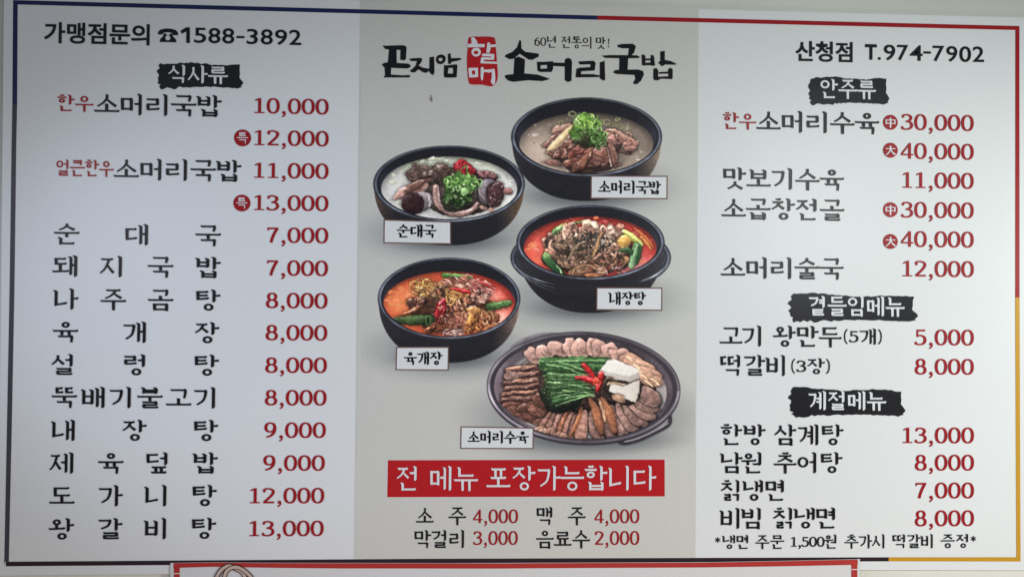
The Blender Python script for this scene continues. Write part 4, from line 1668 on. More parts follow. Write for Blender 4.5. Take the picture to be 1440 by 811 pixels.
# ---- beef head soup with rice (topmost bowl)
def dish_headsoup():
    p = Picture('headsoup', 700, 120, 4.504, 244, 178, 23)
    p.bowl((561, 328, 479, 251), 732, (562, 326, 444, 232), (560, 370, 424, 198), warm=(134, 112, 90), warm_l=.15)

    def soup(u, v, n1, n2):
        c = A([124, 108, 96.])[None, None] * (1 + .06 * n1 + .03 * n2 - .12 * u + .22 * v)[..., None]
        c = c + A([30, 26, 24.])[None, None] * np.exp(-((u + .55) ** 2 + (v - .1) ** 2) / .12)[..., None]
        return c * (1 - .25 * np.clip(-v - .35, 0, 1))[..., None]
    p.liquid((560, 370, 424, 198), soup)
    r = p.r
    for i in range(140):
        a, q = r.uniform(0, 6.28), r.uniform(.3, .97)
        p.blob(560 + 410 * q * math.cos(a), 372 + 185 * q * math.sin(a), r.uniform(2, 6), r.uniform(1.5, 4), 0, (172, 156, 138) if r.uniform() < .6 else (88, 74, 66), 'broth', sh=0, tex=0)
    # scallion rings afloat
    for x, y, s in ((690, 235, 24), (655, 232, 20), (775, 262, 22), (735, 250, 16), (470, 182, 24), (400, 240, 20), (500, 205, 16), (820, 268, 14), (755, 215, 14)):
        t = np.linspace(0, 6.3, 12)
        p.stroke([(x + s * math.cos(a), y + s * .62 * math.sin(a)) for a in t], 6, (122, 124, 84), 'scallion', sh=.15, hi=.15)
    p.blob(560, 430, 230, 115, 0, (72, 50, 44), 'meat', wob=.2, sh=.35, tex=.3)
    # meat behind the mushroom
    for cx, cy, rx, ry, an, c in ((400, 275, 66, 26, -.35, (138, 100, 86)), (350, 345, 70, 26, -.5, (112, 76, 66)), (335, 370, 55, 22, -.3, (98, 66, 60)),
                                  (430, 390, 85, 40, -.4, (98, 64, 54)), (370, 440, 62, 28, .3, (106, 68, 58)), (350, 492, 58, 18, .1, (110, 74, 66)), (440, 430, 80, 44, -.2, (88, 56, 50)),
                                  (500, 400, 70, 50, -.5, (84, 54, 48))):
        p.blob(cx, cy, rx, ry, an, c, 'meat', wob=.2, tex=.35, cell=4, rim=(148, 112, 100), rimw=.14)
    # slices in front
    for cx, cy, rx, ry, an, c, rm in ((500, 470, 84, 38, -.35, (108, 64, 50), (142, 98, 82)), (505, 420, 62, 40, -.6, (120, 62, 52), (150, 104, 90)),
                                      (645, 452, 72, 62, -.35, (116, 72, 62), (176, 132, 120)), (620, 475, 52, 34, .2, (98, 62, 54), (140, 100, 90))):
        p.blob(cx, cy, rx, ry, an, c, 'meat', wob=.14, tex=.45, cell=3.5, stretch=2.4, rim=rm, rimw=.13)
    p.stroke([(588, 385), (570, 440), (530, 500), (478, 545)], [34, 62, 66, 30], [(104, 62, 48), (118, 72, 56), (86, 52, 44)], 'meat', hi=.3, lo=.5, edge=.25, streak=.25)
    p.stroke([(602, 380), (585, 440), (545, 500)], 5, (176, 132, 106), 'meat', sh=.2)
    p.stroke([(690, 385), (705, 440), (718, 515)], [10, 16, 10], (186, 146, 132), 'meat', sh=.3)
    p.stroke([(712, 385), (735, 440), (742, 505)], [40, 52, 34], (114, 76, 66), 'meat', hi=.3, lo=.45, edge=.35, streak=.22)
    p.stroke([(722, 378), (752, 440), (756, 512)], 5, (160, 120, 106), 'meat', sh=.1)
    p.shreds(520, 440, 150, 70, 15, [(128, 80, 66), (88, 54, 46), (160, 112, 96), (70, 42, 38)], 64, 11, 'meat', ang=-.5, spread=.6, curl=.15, sh=.5)
    p.shreds(780, 340, 70, 46, 10, [(156, 112, 98), (110, 72, 62), (188, 148, 132)], 46, 9, 'meat', ang=.4, spread=.6, sh=.5)
    for x in (590, 625, 670, 760):
        p.blob(x, 500 + r.uniform(-6, 8), 22, 12, 0, (112, 76, 66), 'meat', wob=.3, tex=.3, rim=(158, 118, 106))
    # cluster on the right
    for cx, cy, rx, ry, an in ((760, 318, 88, 36, .35), (745, 345, 62, 28, .2), (800, 335, 62, 30, .5), (840, 372, 48, 40, .4), (838, 400, 36, 24, 0)):
        p.blob(cx, cy, rx, ry, an, (132, 90, 80), 'meat', wob=.2, tex=.5, cell=3.5, stretch=2, rim=(182, 142, 126), rimw=.16)
    p.stroke([(690, 282), (745, 290), (800, 325), (862, 350)], [12, 18, 16, 8], (168, 122, 104), 'meat', sh=.4)
    p.blob(800, 425, 46, 12, .2, (70, 48, 44), 'meat', wob=.3, sh=.3)
    # mushroom slice
    p.stroke([(498, 246), (455, 288), (395, 345), (345, 392), (322, 408)], [22, 46, 54, 46, 26], [(150, 112, 70), (182, 150, 108), (190, 160, 120), (178, 146, 106)], 'mushroom', hi=.22, lo=.35, edge=.22, streak=.10)
    p.blob(575, 345, 105, 52, 0, (42, 44, 26), 'meat', wob=.2, sh=.25)
    p.scallions(562, 243, 80, 58, 60, [(108, 156, 58), (88, 136, 48), (134, 176, 84), (98, 146, 60)], 19)
    p.shreds(565, 235, 80, 52, 60, [(128, 172, 66), (150, 188, 100), (96, 142, 50), (72, 112, 40)], 44, 8, 'scallion', curl=.5, sh=.35)
    p.scallions(628, 330, 58, 58, 46, [(96, 142, 60), (74, 116, 46), (124, 164, 88)], 18)
    p.scallions(500, 300, 48, 34, 22, [(94, 144, 52), (126, 172, 84)], 17)
    p.clip = None
    DISHES['headsoup'] = 'printed picture of brown beef head soup with bright scallion in a black bowl'


# ---- spicy offal stew (third, with a second lip round the pot)
def dish_offal():
    p = Picture('offal', 700, 275, 4.504, 250, 184, 37)

    def lip(q):
        sl = q.box(60, 150, 1110, 700)
        d, u, v, qq = q.ell(sl, 587, 392, 509, 224)
        hh, ww = d.shape
        nz = vnoise(hh, ww, 30, 71) * .3 + .7
        q.lay(sl, q.aa(d), A([36, 37, 45.])[None, None] * (1 + .1 * vnoise(hh, ww, 3, 72))[..., None], 'bowl')
        band = np.exp(-((d - 16) / 7) ** 2) * (.35 + .65 * np.abs(u)) * nz
        band2 = np.exp(-((d - 40) / 5) ** 2) * .3 * nz
        q.lay(sl, q.aa(d) * np.clip((band + band2) * .75, 0, 1), (128, 134, 150), 'bowl')
    p.bowl((586, 297, 470, 237), 742, (586, 296, 434, 219), (584, 330, 420, 198), warm=(66, 62, 64), warm_l=.4, warm_r=.5, lid=lip)
    cl, p.clip = p.clip, None
    # the lip passes in front of the pot: dark throat below it and grooves on the left
    for off, a0, a1, w, c in ((0, 2.05, 3.05, 6, (118, 122, 134)), (26, 2.05, 2.95, 4, (96, 98, 108)), (52, 2.1, 2.85, 3, (88, 90, 98)), (4, .18, .92, 10, (132, 140, 152)), (28, .15, .7, 4, (70, 72, 80))):
        t = np.linspace(a0, a1, 14)
        p.stroke([(587 + (500 - off * .35) * math.cos(a), 392 + (190 + off) * math.sin(a)) for a in t], [1, w, w, 1], c, 'bowl', sh=0, streak=.3, hi=.1, lo=.1)
    p.clip = cl

    def soup(u, v, n1, n2):
        c = A([164, 44, 38.])[None, None] * (1 + .10 * n1 + .04 * n2)[..., None]
        c = c + A([58, 46, 34.])[None, None] * np.exp(-((u + .72) ** 2 / .05 + (v - .12) ** 2 / .35))[..., None]
        c = c + A([38, 30, 12.])[None, None] * np.clip(n1 - .25, 0, 1)[..., None]
        c = c + A([20, 70, 78.])[None, None] * np.exp(-((u - .62) ** 2 / .07 + (v - .52) ** 2 / .10))[..., None]
        return c * (1 - .18 * np.clip(-v - .3, 0, 1))[..., None]
    p.liquid((584, 330, 420, 198), soup)
    r = p.r
    for x, y in ((215, 305), (230, 320), (200, 335), (905, 420), (770, 480), (620, 140)):
        p.blob(x, y, r.uniform(14, 30), r.uniform(7, 14), -.3, (206, 104, 64), 'broth', wob=.3, sh=0, tex=.05)
    p.blob(570, 360, 285, 150, 0, (62, 42, 36), 'offal', wob=.15, sh=.4, tex=.4, cell=5)
    # vegetables at the rim
    p.stroke([(325, 250), (375, 205), (430, 175)], [12, 20, 10], (190, 130, 60), '+vegetable', sh=.3)
    p.stroke([(335, 255), (380, 215), (440, 195)], [30, 46, 20], [(64, 88, 52), (84, 110, 62), (90, 110, 60)], 'vegetable', sh=.4)
    p.stroke([(440, 190), (500, 172), (560, 160)], [10, 16, 10], (70, 96, 50), '+vegetable')
    p.stroke([(862, 205), (910, 245), (955, 290), (985, 325)], [8, 24, 24, 10], (172, 84, 44), '+vegetable', spec=.08)
    p.stroke([(905, 262), (940, 300), (968, 335)], [10, 16, 8], (196, 120, 60), 'vegetable', sh=.2)
    p.stroke([(798, 228), (845, 262), (905, 308)], [30, 52, 30], [(176, 176, 88), (158, 160, 60), (126, 134, 50)], '+vegetable', hi=.4, lo=.4, spec=.12)
    p.stroke([(815, 232), (860, 262), (915, 312)], 7, (206, 204, 130), 'vegetable', sh=0)
    # the heap
    pal = [(118, 86, 72), (94, 68, 56), (138, 102, 86), (76, 54, 44), (150, 108, 90), (106, 72, 56)]
    for i in range(62):
        a, q = r.uniform(0, 6.28), math.sqrt(r.uniform(0, 1))
        x, y = 575 + 262 * q * math.cos(a), 335 + 145 * q * math.sin(a)
        c = A(pal[r.integers(len(pal))]) * r.uniform(.7, 1.15) * (1.05 - .0006 * (y - 335))
        p.blob(x, y, r.uniform(22, 52), r.uniform(14, 28), r.uniform(-1.2, 1.2), c, 'offal', wob=.3, tex=.45, cell=3.5, stretch=2.2, rim=c * 1.28, rimw=.18, spec=.06, sh=.55)
    for cx, cy, rx, ry, an, c in ((435, 225, 34, 52, .3, (170, 124, 104)), (325, 300, 46, 36, -.3, (150, 104, 88)), (335, 345, 40, 26, 0, (164, 108, 88)), (580, 195, 54, 42, 0, (188, 154, 130)),
                                  (605, 190, 30, 26, .3, (204, 176, 150)), (720, 230, 40, 42, .2, (156, 120, 106)), (735, 265, 42, 46, .4, (150, 122, 104)), (770, 200, 30, 20, -.4, (176, 120, 100)),
                                  (690, 375, 78, 44, -.3, (146, 106, 92)), (500, 395, 88, 44, -.1, (120, 88, 66)), (430, 420, 48, 40, .3, (134, 98, 78)), (570, 475, 110, 40, .05, (104, 72, 54)),
                                  (650, 480, 34, 36, .2, (150, 112, 92)), (600, 505, 60, 16, 0, (150, 90, 60)), (460, 300, 44, 30, .4, (142, 110, 96)), (790, 410, 48, 26, .2, (122, 86, 60))):
        p.blob(cx, cy, rx, ry, an, c, 'offal', wob=.24, tex=.45, cell=4, stretch=2.5, rim=A(c) * 1.2, rimw=.14, spec=.07)
    p.shreds(560, 330, 250, 130, 64, [(150, 108, 90), (96, 70, 56), (176, 132, 110), (54, 42, 36), (120, 84, 66)], 84, 18, 'offal', curl=.35, sh=.6)
    p.shreds(560, 250, 200, 60, 26, [(178, 126, 104), (146, 100, 84), (194, 150, 124)], 56, 17, 'offal', curl=.4, sh=.55)
    p.blob(800, 290, 42, 38, .2, (186, 136, 62), '+vegetable', wob=.12, tex=.2, rim=(206, 164, 92), spec=.1)
    p.shreds(585, 290, 110, 60, 70, [(48, 46, 44), (62, 60, 56), (84, 82, 74), (40, 36, 34)], 46, 7, 'offal', curl=.5, sh=.45)
    p.shreds(470, 350, 120, 70, 34, [(52, 44, 38), (76, 62, 50), (110, 84, 64)], 60, 9, 'offal', ang=-.7, spread=.5)
    p.shreds(690, 440, 120, 50, 40, [(60, 40, 34), (92, 66, 50), (140, 96, 70), (120, 60, 48)], 44, 9, 'offal', curl=.4)
    p.stroke([(560, 290), (520, 305), (490, 330), (455, 385), (435, 415)], [8, 16, 20, 16, 8], (118, 96, 74), 'offal', sh=.6)
    p.stroke([(660, 235), (640, 275), (625, 320), (600, 385)], [12, 18, 20, 12], (146, 108, 70), 'offal', sh=.6)
    p.stroke([(470, 500), (490, 460), (545, 440), (600, 450), (640, 480)], [10, 16, 18, 16, 10], (132, 96, 68), 'offal', sh=.6)
    p.stroke([(500, 425), (560, 408), (625, 412), (650, 440)], [8, 12, 12, 8], (90, 66, 50), 'offal', sh=.6)
    p.blob(665, 290, 18, 13, .5, (150, 138, 126), 'offal', wob=.2, tex=.2)
    # green onions
    p.stroke([(302, 385), (345, 440), (405, 505)], [42, 54, 44], [(66, 100, 54), (40, 74, 42), (28, 54, 32)], '+green_onion', hi=.4, lo=.5, streak=.16, spec=.06)
    p.blob(310, 378, 26, 15, .3, (116, 150, 84), 'green_onion', wob=.1, tex=.15, rim=(86, 136, 62), sh=.1)
    p.stroke([(372, 440), (410, 500)], 5, (170, 200, 140), 'green_onion', sh=0)
    p.stroke([(880, 318), (862, 380), (846, 445)], [46, 50, 36], [(60, 96, 56), (92, 130, 84), (120, 152, 106)], '+green_onion', hi=.3, lo=.4, spec=.06)
    p.stroke([(905, 330), (890, 390), (880, 430)], [20, 26, 16], (36, 66, 38), 'green_onion')
    p.stroke([(775, 350), (830, 345), (845, 365)], [20, 34, 20], (44, 70, 40), '+green_onion')
    p.stroke([(880, 315), (858, 380)], 5, (160, 196, 140), 'green_onion', sh=0)
    p.shreds(740, 470, 70, 26, 22, [(196, 160, 160), (170, 120, 118), (120, 30, 32)], 24, 6, 'broth', sh=.1)
    p.clip = None
    DISHES['offal'] = 'printed picture of red offal stew with green onion in a lipped black pot'


# ---- spicy shredded beef soup (fourth)
def dish_shredded():
    p = Picture('shredded', 510, 350, 4.504, 230, 178, 53)
    p.bowl((546, 312, 452, 258), 718, (547, 311, 421, 240), (548, 350, 418, 208), warm=(142, 112, 92), warm_l=.1, warm_r=.85)

    def soup(u, v, n1, n2):
        c = A([176, 68, 38.])[None, None] * (1 + .10 * n1 + .04 * n2)[..., None]
        c = c + A([34, 40, 24.])[None, None] * np.exp(-((u + .65) ** 2 / .10 + (v + .05) ** 2 / .2))[..., None]
        c = c + A([0, -26, -6.])[None, None] * np.clip(u * 1.1 - v * .6 - .25, 0, 1)[..., None]
        c = c + A([44, 86, 92.])[None, None] * np.exp(-((u - .80) ** 2 / .03 + (v - .42) ** 2 / .09))[..., None]
        c = c + A([40, 66, 66.])[None, None] * np.exp(-((u - .70) ** 2 / .02 + (v + .25) ** 2 / .04))[..., None]
        return c
    p.liquid((548, 350, 418, 208), soup)
    r = p.r
    for i in range(26):
        p.blob(r.uniform(170, 330), r.uniform(230, 390), r.uniform(8, 22), r.uniform(5, 12), -.2, (196, 106, 56), 'broth', wob=.2, sh=0, tex=.05)
    p.blob(560, 400, 265, 130, .1, (74, 40, 26), 'shredded_beef', wob=.15, sh=.35, tex=.4)
    p.stroke([(510, 168), (600, 172), (682, 182)], [26, 34, 36], [(58, 92, 40), (82, 124, 60), (70, 106, 52)], '+green_onion', spec=.05)
    # fern and sprouts, upper left
    p.shreds(450, 260, 120, 46, 80, [(176, 122, 58), (146, 96, 46), (192, 146, 78), (120, 74, 40)], 78, 9, 'fern', ang=.05, spread=.55, curl=.35)
    p.shreds(400, 300, 70, 34, 26, [(110, 70, 44), (150, 98, 52)], 56, 10, 'fern', ang=.8, spread=.7)
    # shredded beef
    p.shreds(640, 222, 130, 46, 90, [(176, 110, 92), (150, 84, 70), (196, 136, 116), (128, 66, 54)], 62, 10, 'shredded_beef', ang=.35, spread=.45, curl=.15)
    p.shreds(760, 240, 70, 40, 40, [(176, 100, 92), (190, 124, 112), (140, 60, 54)], 60, 9, 'shredded_beef', ang=.4, spread=.3, curl=.1)
    p.shreds(730, 300, 60, 36, 44, [(150, 104, 92), (120, 78, 68), (170, 126, 112)], 62, 10, 'shredded_beef', ang=-.3, spread=.25, curl=.12)
    p.shreds(480, 270, 50, 34, 26, [(96, 62, 42), (60, 40, 30), (130, 90, 58)], 54, 12, 'fern', ang=.9, spread=.5)
    p.stroke([(425, 300), (440, 275), (475, 262), (505, 285)], [16, 24, 22, 12], (70, 48, 36), '+mushroom')
    p.blob(450, 305, 26, 34, .4, (98, 70, 48), 'mushroom', wob=.2, tex=.3)
    # black mushroom cap
    p.blob(318, 338, 46, 26, .2, (72, 44, 34), '+mushroom', wob=.15, tex=.25, rim=(110, 66, 44))
    p.blob(415, 345, 44, 40, .5, (74, 46, 34), '+mushroom', wob=.12, tex=.25, rim=(122, 82, 56), rimw=.12)
    p.stroke([(395, 320), (350, 375), (300, 398), (235, 418)], [44, 40, 26, 12], [(60, 36, 28), (120, 62, 36), (136, 70, 40)], 'mushroom', spec=.05)
    p.shreds(560, 385, 62, 72, 70, [(142, 88, 70), (116, 66, 52), (166, 112, 92), (92, 52, 42)], 78, 14, 'shredded_beef', ang=1.35, spread=.22, curl=.08)
    p.shreds(625, 385, 44, 66, 46, [(150, 92, 66), (112, 64, 48), (178, 120, 92)], 70, 13, 'shredded_beef', ang=1.5, spread=.25, curl=.1)
    p.shreds(600, 290, 70, 24, 28, [(186, 130, 62), (150, 98, 48)], 66, 12, 'fern', ang=.5, spread=.3)
    p.shreds(560, 360, 250, 130, 50, [(60, 30, 22), (90, 46, 32), (44, 24, 20), (150, 84, 60), (120, 60, 40)], 50, 9, 'shredded_beef', curl=.3, sh=.5)
    p.stroke([(556, 250), (610, 258), (676, 276)], [10, 26, 20], (170, 34, 34), '+red_pepper', spec=.10)
    p.stroke([(740, 205), (790, 225), (825, 250)], [8, 16, 8], (168, 44, 40), '+red_pepper')
    # oyster mushroom, yellow
    p.stroke([(690, 385), (695, 430), (675, 490)], [58, 60, 70], [(206, 142, 68), (190, 120, 56), (150, 88, 44)], '+mushroom', hi=.3, lo=.45, streak=.3, spec=.08)
    p.blob(700, 385, 50, 24, .25, (168, 108, 58), 'mushroom', wob=.12, tex=.35, rim=(96, 62, 44))
    p.stroke([(655, 368), (700, 355), (748, 372), (755, 400)], 9, (44, 30, 28), 'mushroom')
    p.shreds(790, 440, 74, 46, 70, [(156, 92, 56), (122, 66, 42), (184, 126, 84), (96, 50, 36)], 48, 12, 'shredded_beef', ang=.9, spread=.7)
    p.shreds(720, 505, 80, 24, 36, [(176, 106, 58), (140, 74, 44)], 44, 12, 'shredded_beef', ang=1.2, spread=.6)
    # red pepper half with seeds
    p.blob(488, 395, 33, 86, .30, (140, 26, 34), '+red_pepper', wob=.06, tex=.15, dome=.6, rim=(176, 44, 48), rimw=.14, spec=.08)
    p.blob(492, 395, 15, 60, .30, (104, 16, 24), 'red_pepper', wob=.1, sh=.1)
    for k in range(9):
        p.blob(488 + r.uniform(-14, 16), 395 + r.uniform(-50, 50), 6, 4.5, r.uniform(0, 3), (206, 150, 104), 'red_pepper', sh=.2, tex=0)
    # green onions
    p.stroke([(205, 450), (300, 452), (425, 446)], [38, 62, 70], [(44, 56, 32), (56, 76, 40), (36, 52, 28)], '+green_onion', hi=.35, lo=.5, streak=.2, spec=.04)
    p.blob(412, 449, 18, 33, 0, (54, 76, 40), 'green_onion', wob=.1, rim=(96, 132, 66), rimw=.2, sh=.2)
    p.blob(414, 450, 9, 22, 0, (20, 30, 18), 'green_onion', wob=.1, sh=0)
    p.stroke([(800, 365), (860, 358), (930, 340)], [50, 50, 38], [(52, 76, 40), (76, 108, 56), (62, 90, 46)], '+green_onion', hi=.35, lo=.5, streak=.22, spec=.06)
    for x in (830, 862, 895):
        p.stroke([(x - 10, 335), (x + 14, 382)], 4, (40, 66, 32), 'green_onion', sh=.1)
    # front strands
    p.stroke([(395, 520), (440, 495), (535, 480)], [12, 24, 12], (150, 80, 48), 'shredded_beef', spec=.05)
    p.shreds(480, 505, 80, 22, 22, [(140, 72, 46), (104, 52, 36), (90, 50, 30)], 66, 12, 'shredded_beef', ang=-.25, spread=.2)
    p.shreds(585, 470, 40, 40, 26, [(128, 74, 60), (156, 96, 78)], 50, 14, 'shredded_beef', ang=1.2, spread=.5)
    p.shreds(585, 525, 56, 18, 22, [(190, 148, 138), (150, 100, 92)], 52, 10, 'shredded_beef', ang=-.4, spread=.5)
    p.clip = None
    DISHES['shredded'] = 'printed picture of orange spicy shredded beef soup in a black bowl'


# ---- platter of boiled beef slices
def dish_platter():
    p = Picture('platter', 640, 455, 4.235, 336, 194, 71)
    # ears of the platter
    p.stroke([(335, 165), (345, 140), (420, 95), (520, 65), (610, 55)], [12, 26, 30, 26, 8], (92, 88, 92), 'platter', sh=.1)
    p.stroke([(965, 690), (1005, 708), (1090, 690), (1200, 640), (1272, 595), (1277, 545)], [26, 26, 24, 24, 26, 22], (46, 40, 46), 'platter', sh=.25)
    p.stroke([(1010, 700), (1090, 680), (1200, 630), (1268, 590)], 4, (150, 146, 150), 'platter', sh=0)
    sl = p.box(180, 30, 1350, 735)
    d0, u, v, q = p.ell(sl, 764, 390, 576, 332, .035)
    hh, ww = d0.shape
    n1, n2 = vnoise(hh, ww, 40, 5), vnoise(hh, ww, 3, 6)
    p.lay(sl, p.aa(d0), A([40, 34, 40.])[None, None] * (1 + .1 * n2)[..., None], 'platter')
    d, u, v, q = p.ell(sl, 764, 379, 577, 334, .035)
    th = np.arctan2(v, u)
    k = .35 + .65 * np.clip(np.abs(np.cos(th)), 0, 1) ** 1.5
    col = A([46, 41, 47.])[None, None] * (1 + .1 * n2)[..., None] \
        + A([110, 106, 114.])[None, None] * (np.exp(-((d - 12) / 7) ** 2) * k * (.8 + .3 * n1) * (.45 + .55 * (u < 0) + .4 * (v > 0)))[..., None]
    p.lay(sl, p.aa(d), col, 'platter')
    di, ui, vi, qi = p.ell(sl, 762, 384, 532, 302, .035)
    col = A([74, 64, 70.])[None, None] * (1 + .12 * n2 + .35 * np.clip(-ui, 0, 1) + .2 * n1)[..., None]
    col = col * (1 - .6 * np.clip(-vi - .45, 0, 1))[..., None]
    p.lay(sl, p.aa(di), col, 'platter')
    df, uf, vf, qf = p.ell(sl, 766, 400, 492, 278, .035)
    col = A([150, 142, 142.])[None, None] * (1 + .07 * n1 + .03 * n2 - .15 * np.clip(-vf, 0, 1))[..., None]
    ringm = .5 + .5 * np.cos(np.clip(1 - qf, 0, 1) * 90)
    col = col * (1 - .25 * ringm * (uf < -.5) * (vf < .4))[..., None]
    p.lay(sl, p.aa(df), col, 'platter')
    p.clip = np.zeros((p.H, p.W))
    p.clip[sl] = p.aa(di)
    r = p.r
    p.blob(760, 385, 440, 235, 0, (58, 42, 38), 'meat_slice', wob=.08, tex=.4, sh=.4)
    # pale slices along the back, left to right
    back = [(470, 190, 62, 42, .5), (530, 168, 52, 44, .5), (620, 148, 66, 46, .1), (690, 140, 44, 64, -.3), (745, 148, 58, 56, .5), (815, 130, 40, 58, .2), (862, 150, 48, 60, -.5), (925, 165, 48, 58, -.6),
            (985, 188, 62, 46, .5), (1050, 215, 76, 36, .35), (1090, 240, 84, 36, .45), (1130, 262, 82, 34, .5), (1160, 295, 70, 34, .35), (1165, 335, 74, 36, .2), (1130, 300, 60, 34, .6)]
    for i, (x, y, rx, ry, an) in enumerate(back):
        c = A((160, 120, 108)) * r.uniform(.90, 1.08) if i < 9 else A((172, 126, 104)) * r.uniform(.90, 1.08)
        p.blob(x, y, rx, ry, an, c, '+meat_slice', wob=.16, tex=.14, cell=6, stretch=2.5, rim=c * 1.16, rimw=.10, sh=.5)
        if i < 9:
            p.blob(x + 4, y + 4, rx * .5, ry * .5, an, c * .86, 'meat_slice', wob=.3, tex=.35, cell=4, sh=.0)
    for x, y in ((1040, 210), (1085, 255), (1120, 310), (1190, 340), (1150, 350)):
        p.stroke([(x - 28, y - 16), (x, y), (x + 24, y + 22)], [8, 14, 8], (206, 166, 130), 'meat_slice', sh=.35)
    # dark slices on the left, pale edges up
    for i, (y, x0, x1) in enumerate(((262, 305, 480), (300, 300, 495), (340, 292, 490), (372, 300, 492), (408, 284, 486), (440, 280, 480))):
        w = 46
        yy = [y + 6, y - 6 + r.uniform(-6, 6), y - 4, y - 18]
        xs = np.linspace(x0, x1, 4)
        p.stroke(list(zip(xs, [t + 14 for t in yy])), [w * .7, w, w, w * .6], (70, 44, 40), '+meat_slice', hi=.2, lo=.4, streak=.35, sh=.6)
        p.stroke(list(zip(xs, yy)), [10, 17, 15, 9], (124, 86, 74) if i % 2 else (150, 104, 84), 'meat_slice', hi=.3, lo=.4, streak=.4, sh=.3)
    p.blob(330, 310, 42, 34, .3, (116, 88, 80), '+meat_slice', wob=.25, tex=.35)
    for x, y, rx, ry, an in ((380, 490, 92, 30, .1), (400, 525, 100, 34, .35), (460, 560, 92, 36, .3), (440, 490, 66, 30, -.3), (500, 520, 70, 40, .5), (540, 590, 80, 30, .1), (520, 455, 60, 44, .3)):
        p.blob(x, y, rx, ry, an, A((92, 58, 48)) * r.uniform(.85, 1.1), '+meat_slice', wob=.22, tex=.45, cell=4, stretch=2.5, rim=(124, 82, 66), rimw=.12, spec=.05)
    # fan along the front, from left to right
    fan = []
    for i, t in enumerate(np.linspace(2.18, 1.60, 7)):                     # front left, leaning outwards
        rr = r.uniform(.95, 1.06)
        fan.append((764 + 355 * rr * math.cos(t), 398 + 224 * rr * math.sin(t), 42, 108, (t - 1.57) * .85 + .10, A([(118, 80, 70), (102, 70, 62), (130, 92, 80), (128, 78, 56)][i % 4]), A([(160, 116, 96), (146, 100, 82), (172, 130, 110), (112, 62, 42)][i % 4])))
    for i, t in enumerate(np.linspace(1.36, .14, 8)):                     # front right
        rr = r.uniform(.96, 1.04)
        fan.append((768 + 380 * rr * math.cos(t), 398 + 212 * rr * math.sin(t), 50, 104 - 14 * (i > 5), (t - 1.57) * .78, A([(120, 90, 82), (108, 80, 74), (130, 98, 90)][i % 3]), A([(166, 132, 116), (182, 150, 134), (156, 122, 108)][i % 3])))
    for x, y, rx, ry, an, c, rm in fan:
        p.blob(x, y, rx, ry, an, A(c) * 1.08, '+meat_slice', wob=.09, tex=.26, cell=5, stretch=2.4, rim=A(rm) * 1.02, rimw=.11, sh=1.25, spec=.05)
    p.stroke([(800, 450), (835, 510), (855, 580), (868, 650)], [30, 54, 60, 34], [(108, 66, 46), (136, 82, 54), (126, 76, 52), (94, 58, 44)], '+meat_slice', hi=.35, lo=.5, edge=.3, spec=.07, sh=.6)
    p.stroke([(868, 440), (905, 500), (930, 570), (950, 640)], [26, 52, 60, 36], [(112, 68, 48), (146, 90, 58), (132, 80, 54), (98, 60, 46)], '+meat_slice', hi=.35, lo=.5, edge=.3, spec=.07, sh=.6)
    p.stroke([(850, 445), (880, 520), (893, 580)], [8, 20, 10], (172, 128, 100), 'meat_slice', sh=.4, streak=.4)
    p.stroke([(750, 500), (728, 580), (690, 660)], [16, 30, 20], [(134, 80, 50), (148, 88, 56), (116, 68, 46)], '+meat_slice', spec=.08, sh=.5)
    for x, y in ((520, 640), (555, 630), (610, 655), (640, 668), (500, 622)):
        p.blob(x, y, 32, 16, -.3, (134, 98, 82), '+meat_slice', wob=.3, tex=.3, rim=(176, 138, 116))
    p.blob(640, 420, 130, 110, 0, (26, 32, 24), 'chive', wob=.1, tex=.3, sh=.3)
    # chives
    gr = [(52, 90, 44), (74, 116, 62), (30, 54, 30), (112, 150, 96), (62, 102, 54)]
    for i in range(120):
        t = r.uniform()
        y0 = 205 + 60 * t + r.uniform(-6, 6)
        x0 = 505 + r.uniform(-8, 40)
        x1 = r.uniform(820, 925)
        y1 = 200 + 78 * t + r.uniform(-6, 6)
        c = A(gr[r.integers(5)]) * (1.15 - .35 * t)
        p.stroke([(x0, y0), ((x0 + x1) / 2, (y0 + y1) / 2 + r.uniform(-4, 4)), (x1, y1)], r.uniform(5, 9), c, 'chive', sh=.25, streak=.1)
    for i in range(130):
        t = r.uniform()
        y0 = 270 + 205 * t
        x0 = 530 + 40 * t + r.uniform(-14, 30)
        x1 = 760 + r.uniform(-20, 70)
        y1 = 290 + 140 * t + r.uniform(-5, 5)
        c = A(gr[r.integers(5)]) * r.uniform(.55, 1.1)
        p.stroke([(x0, y0), ((x0 + x1) / 2, (y0 + y1) / 2 + r.uniform(-4, 4)), (x1, y1)], r.uniform(4, 8), c, 'chive', sh=.25, streak=.1)
    for pts in ([(540, 240), (660, 262), (760, 300)], [(620, 225), (700, 250), (770, 278)], [(550, 345), (680, 360), (800, 380)], [(600, 485), (690, 455), (790, 425)], [(640, 395), (740, 402), (830, 425)], [(560, 420), (700, 425), (820, 430)]):
        p.stroke(pts, 6, (126, 168, 104), 'chive', sh=.3)
    for k in range(26):
        p.blob(515 + r.uniform(-12, 26) + k * 1.2, 212 + k * 9 + r.uniform(-6, 6), 7, 5, 0, (40, 60, 34) if k % 3 else (92, 116, 62), 'chive', sh=.2)
    # tofu
    p.blob(1000, 380, 110, 100, 0, (40, 32, 30), 'meat_slice', wob=.1, sh=.3)
    p.quad([(908, 214), (955, 214), (1092, 268), (1094, 290), (1040, 312), (862, 276)], (184, 178, 172), '+tofu', grad=(-.05, -.06), tex=.03)
    p.quad([(862, 276), (1040, 312), (1036, 342), (930, 326), (864, 296)], (158, 151, 144), 'tofu', grad=(-.05, -.10), tex=.03)
    p.quad([(1040, 312), (1094, 290), (1096, 330), (1060, 352), (1034, 342)], (142, 135, 128), 'tofu', grad=(-.05, -.08), tex=.03)
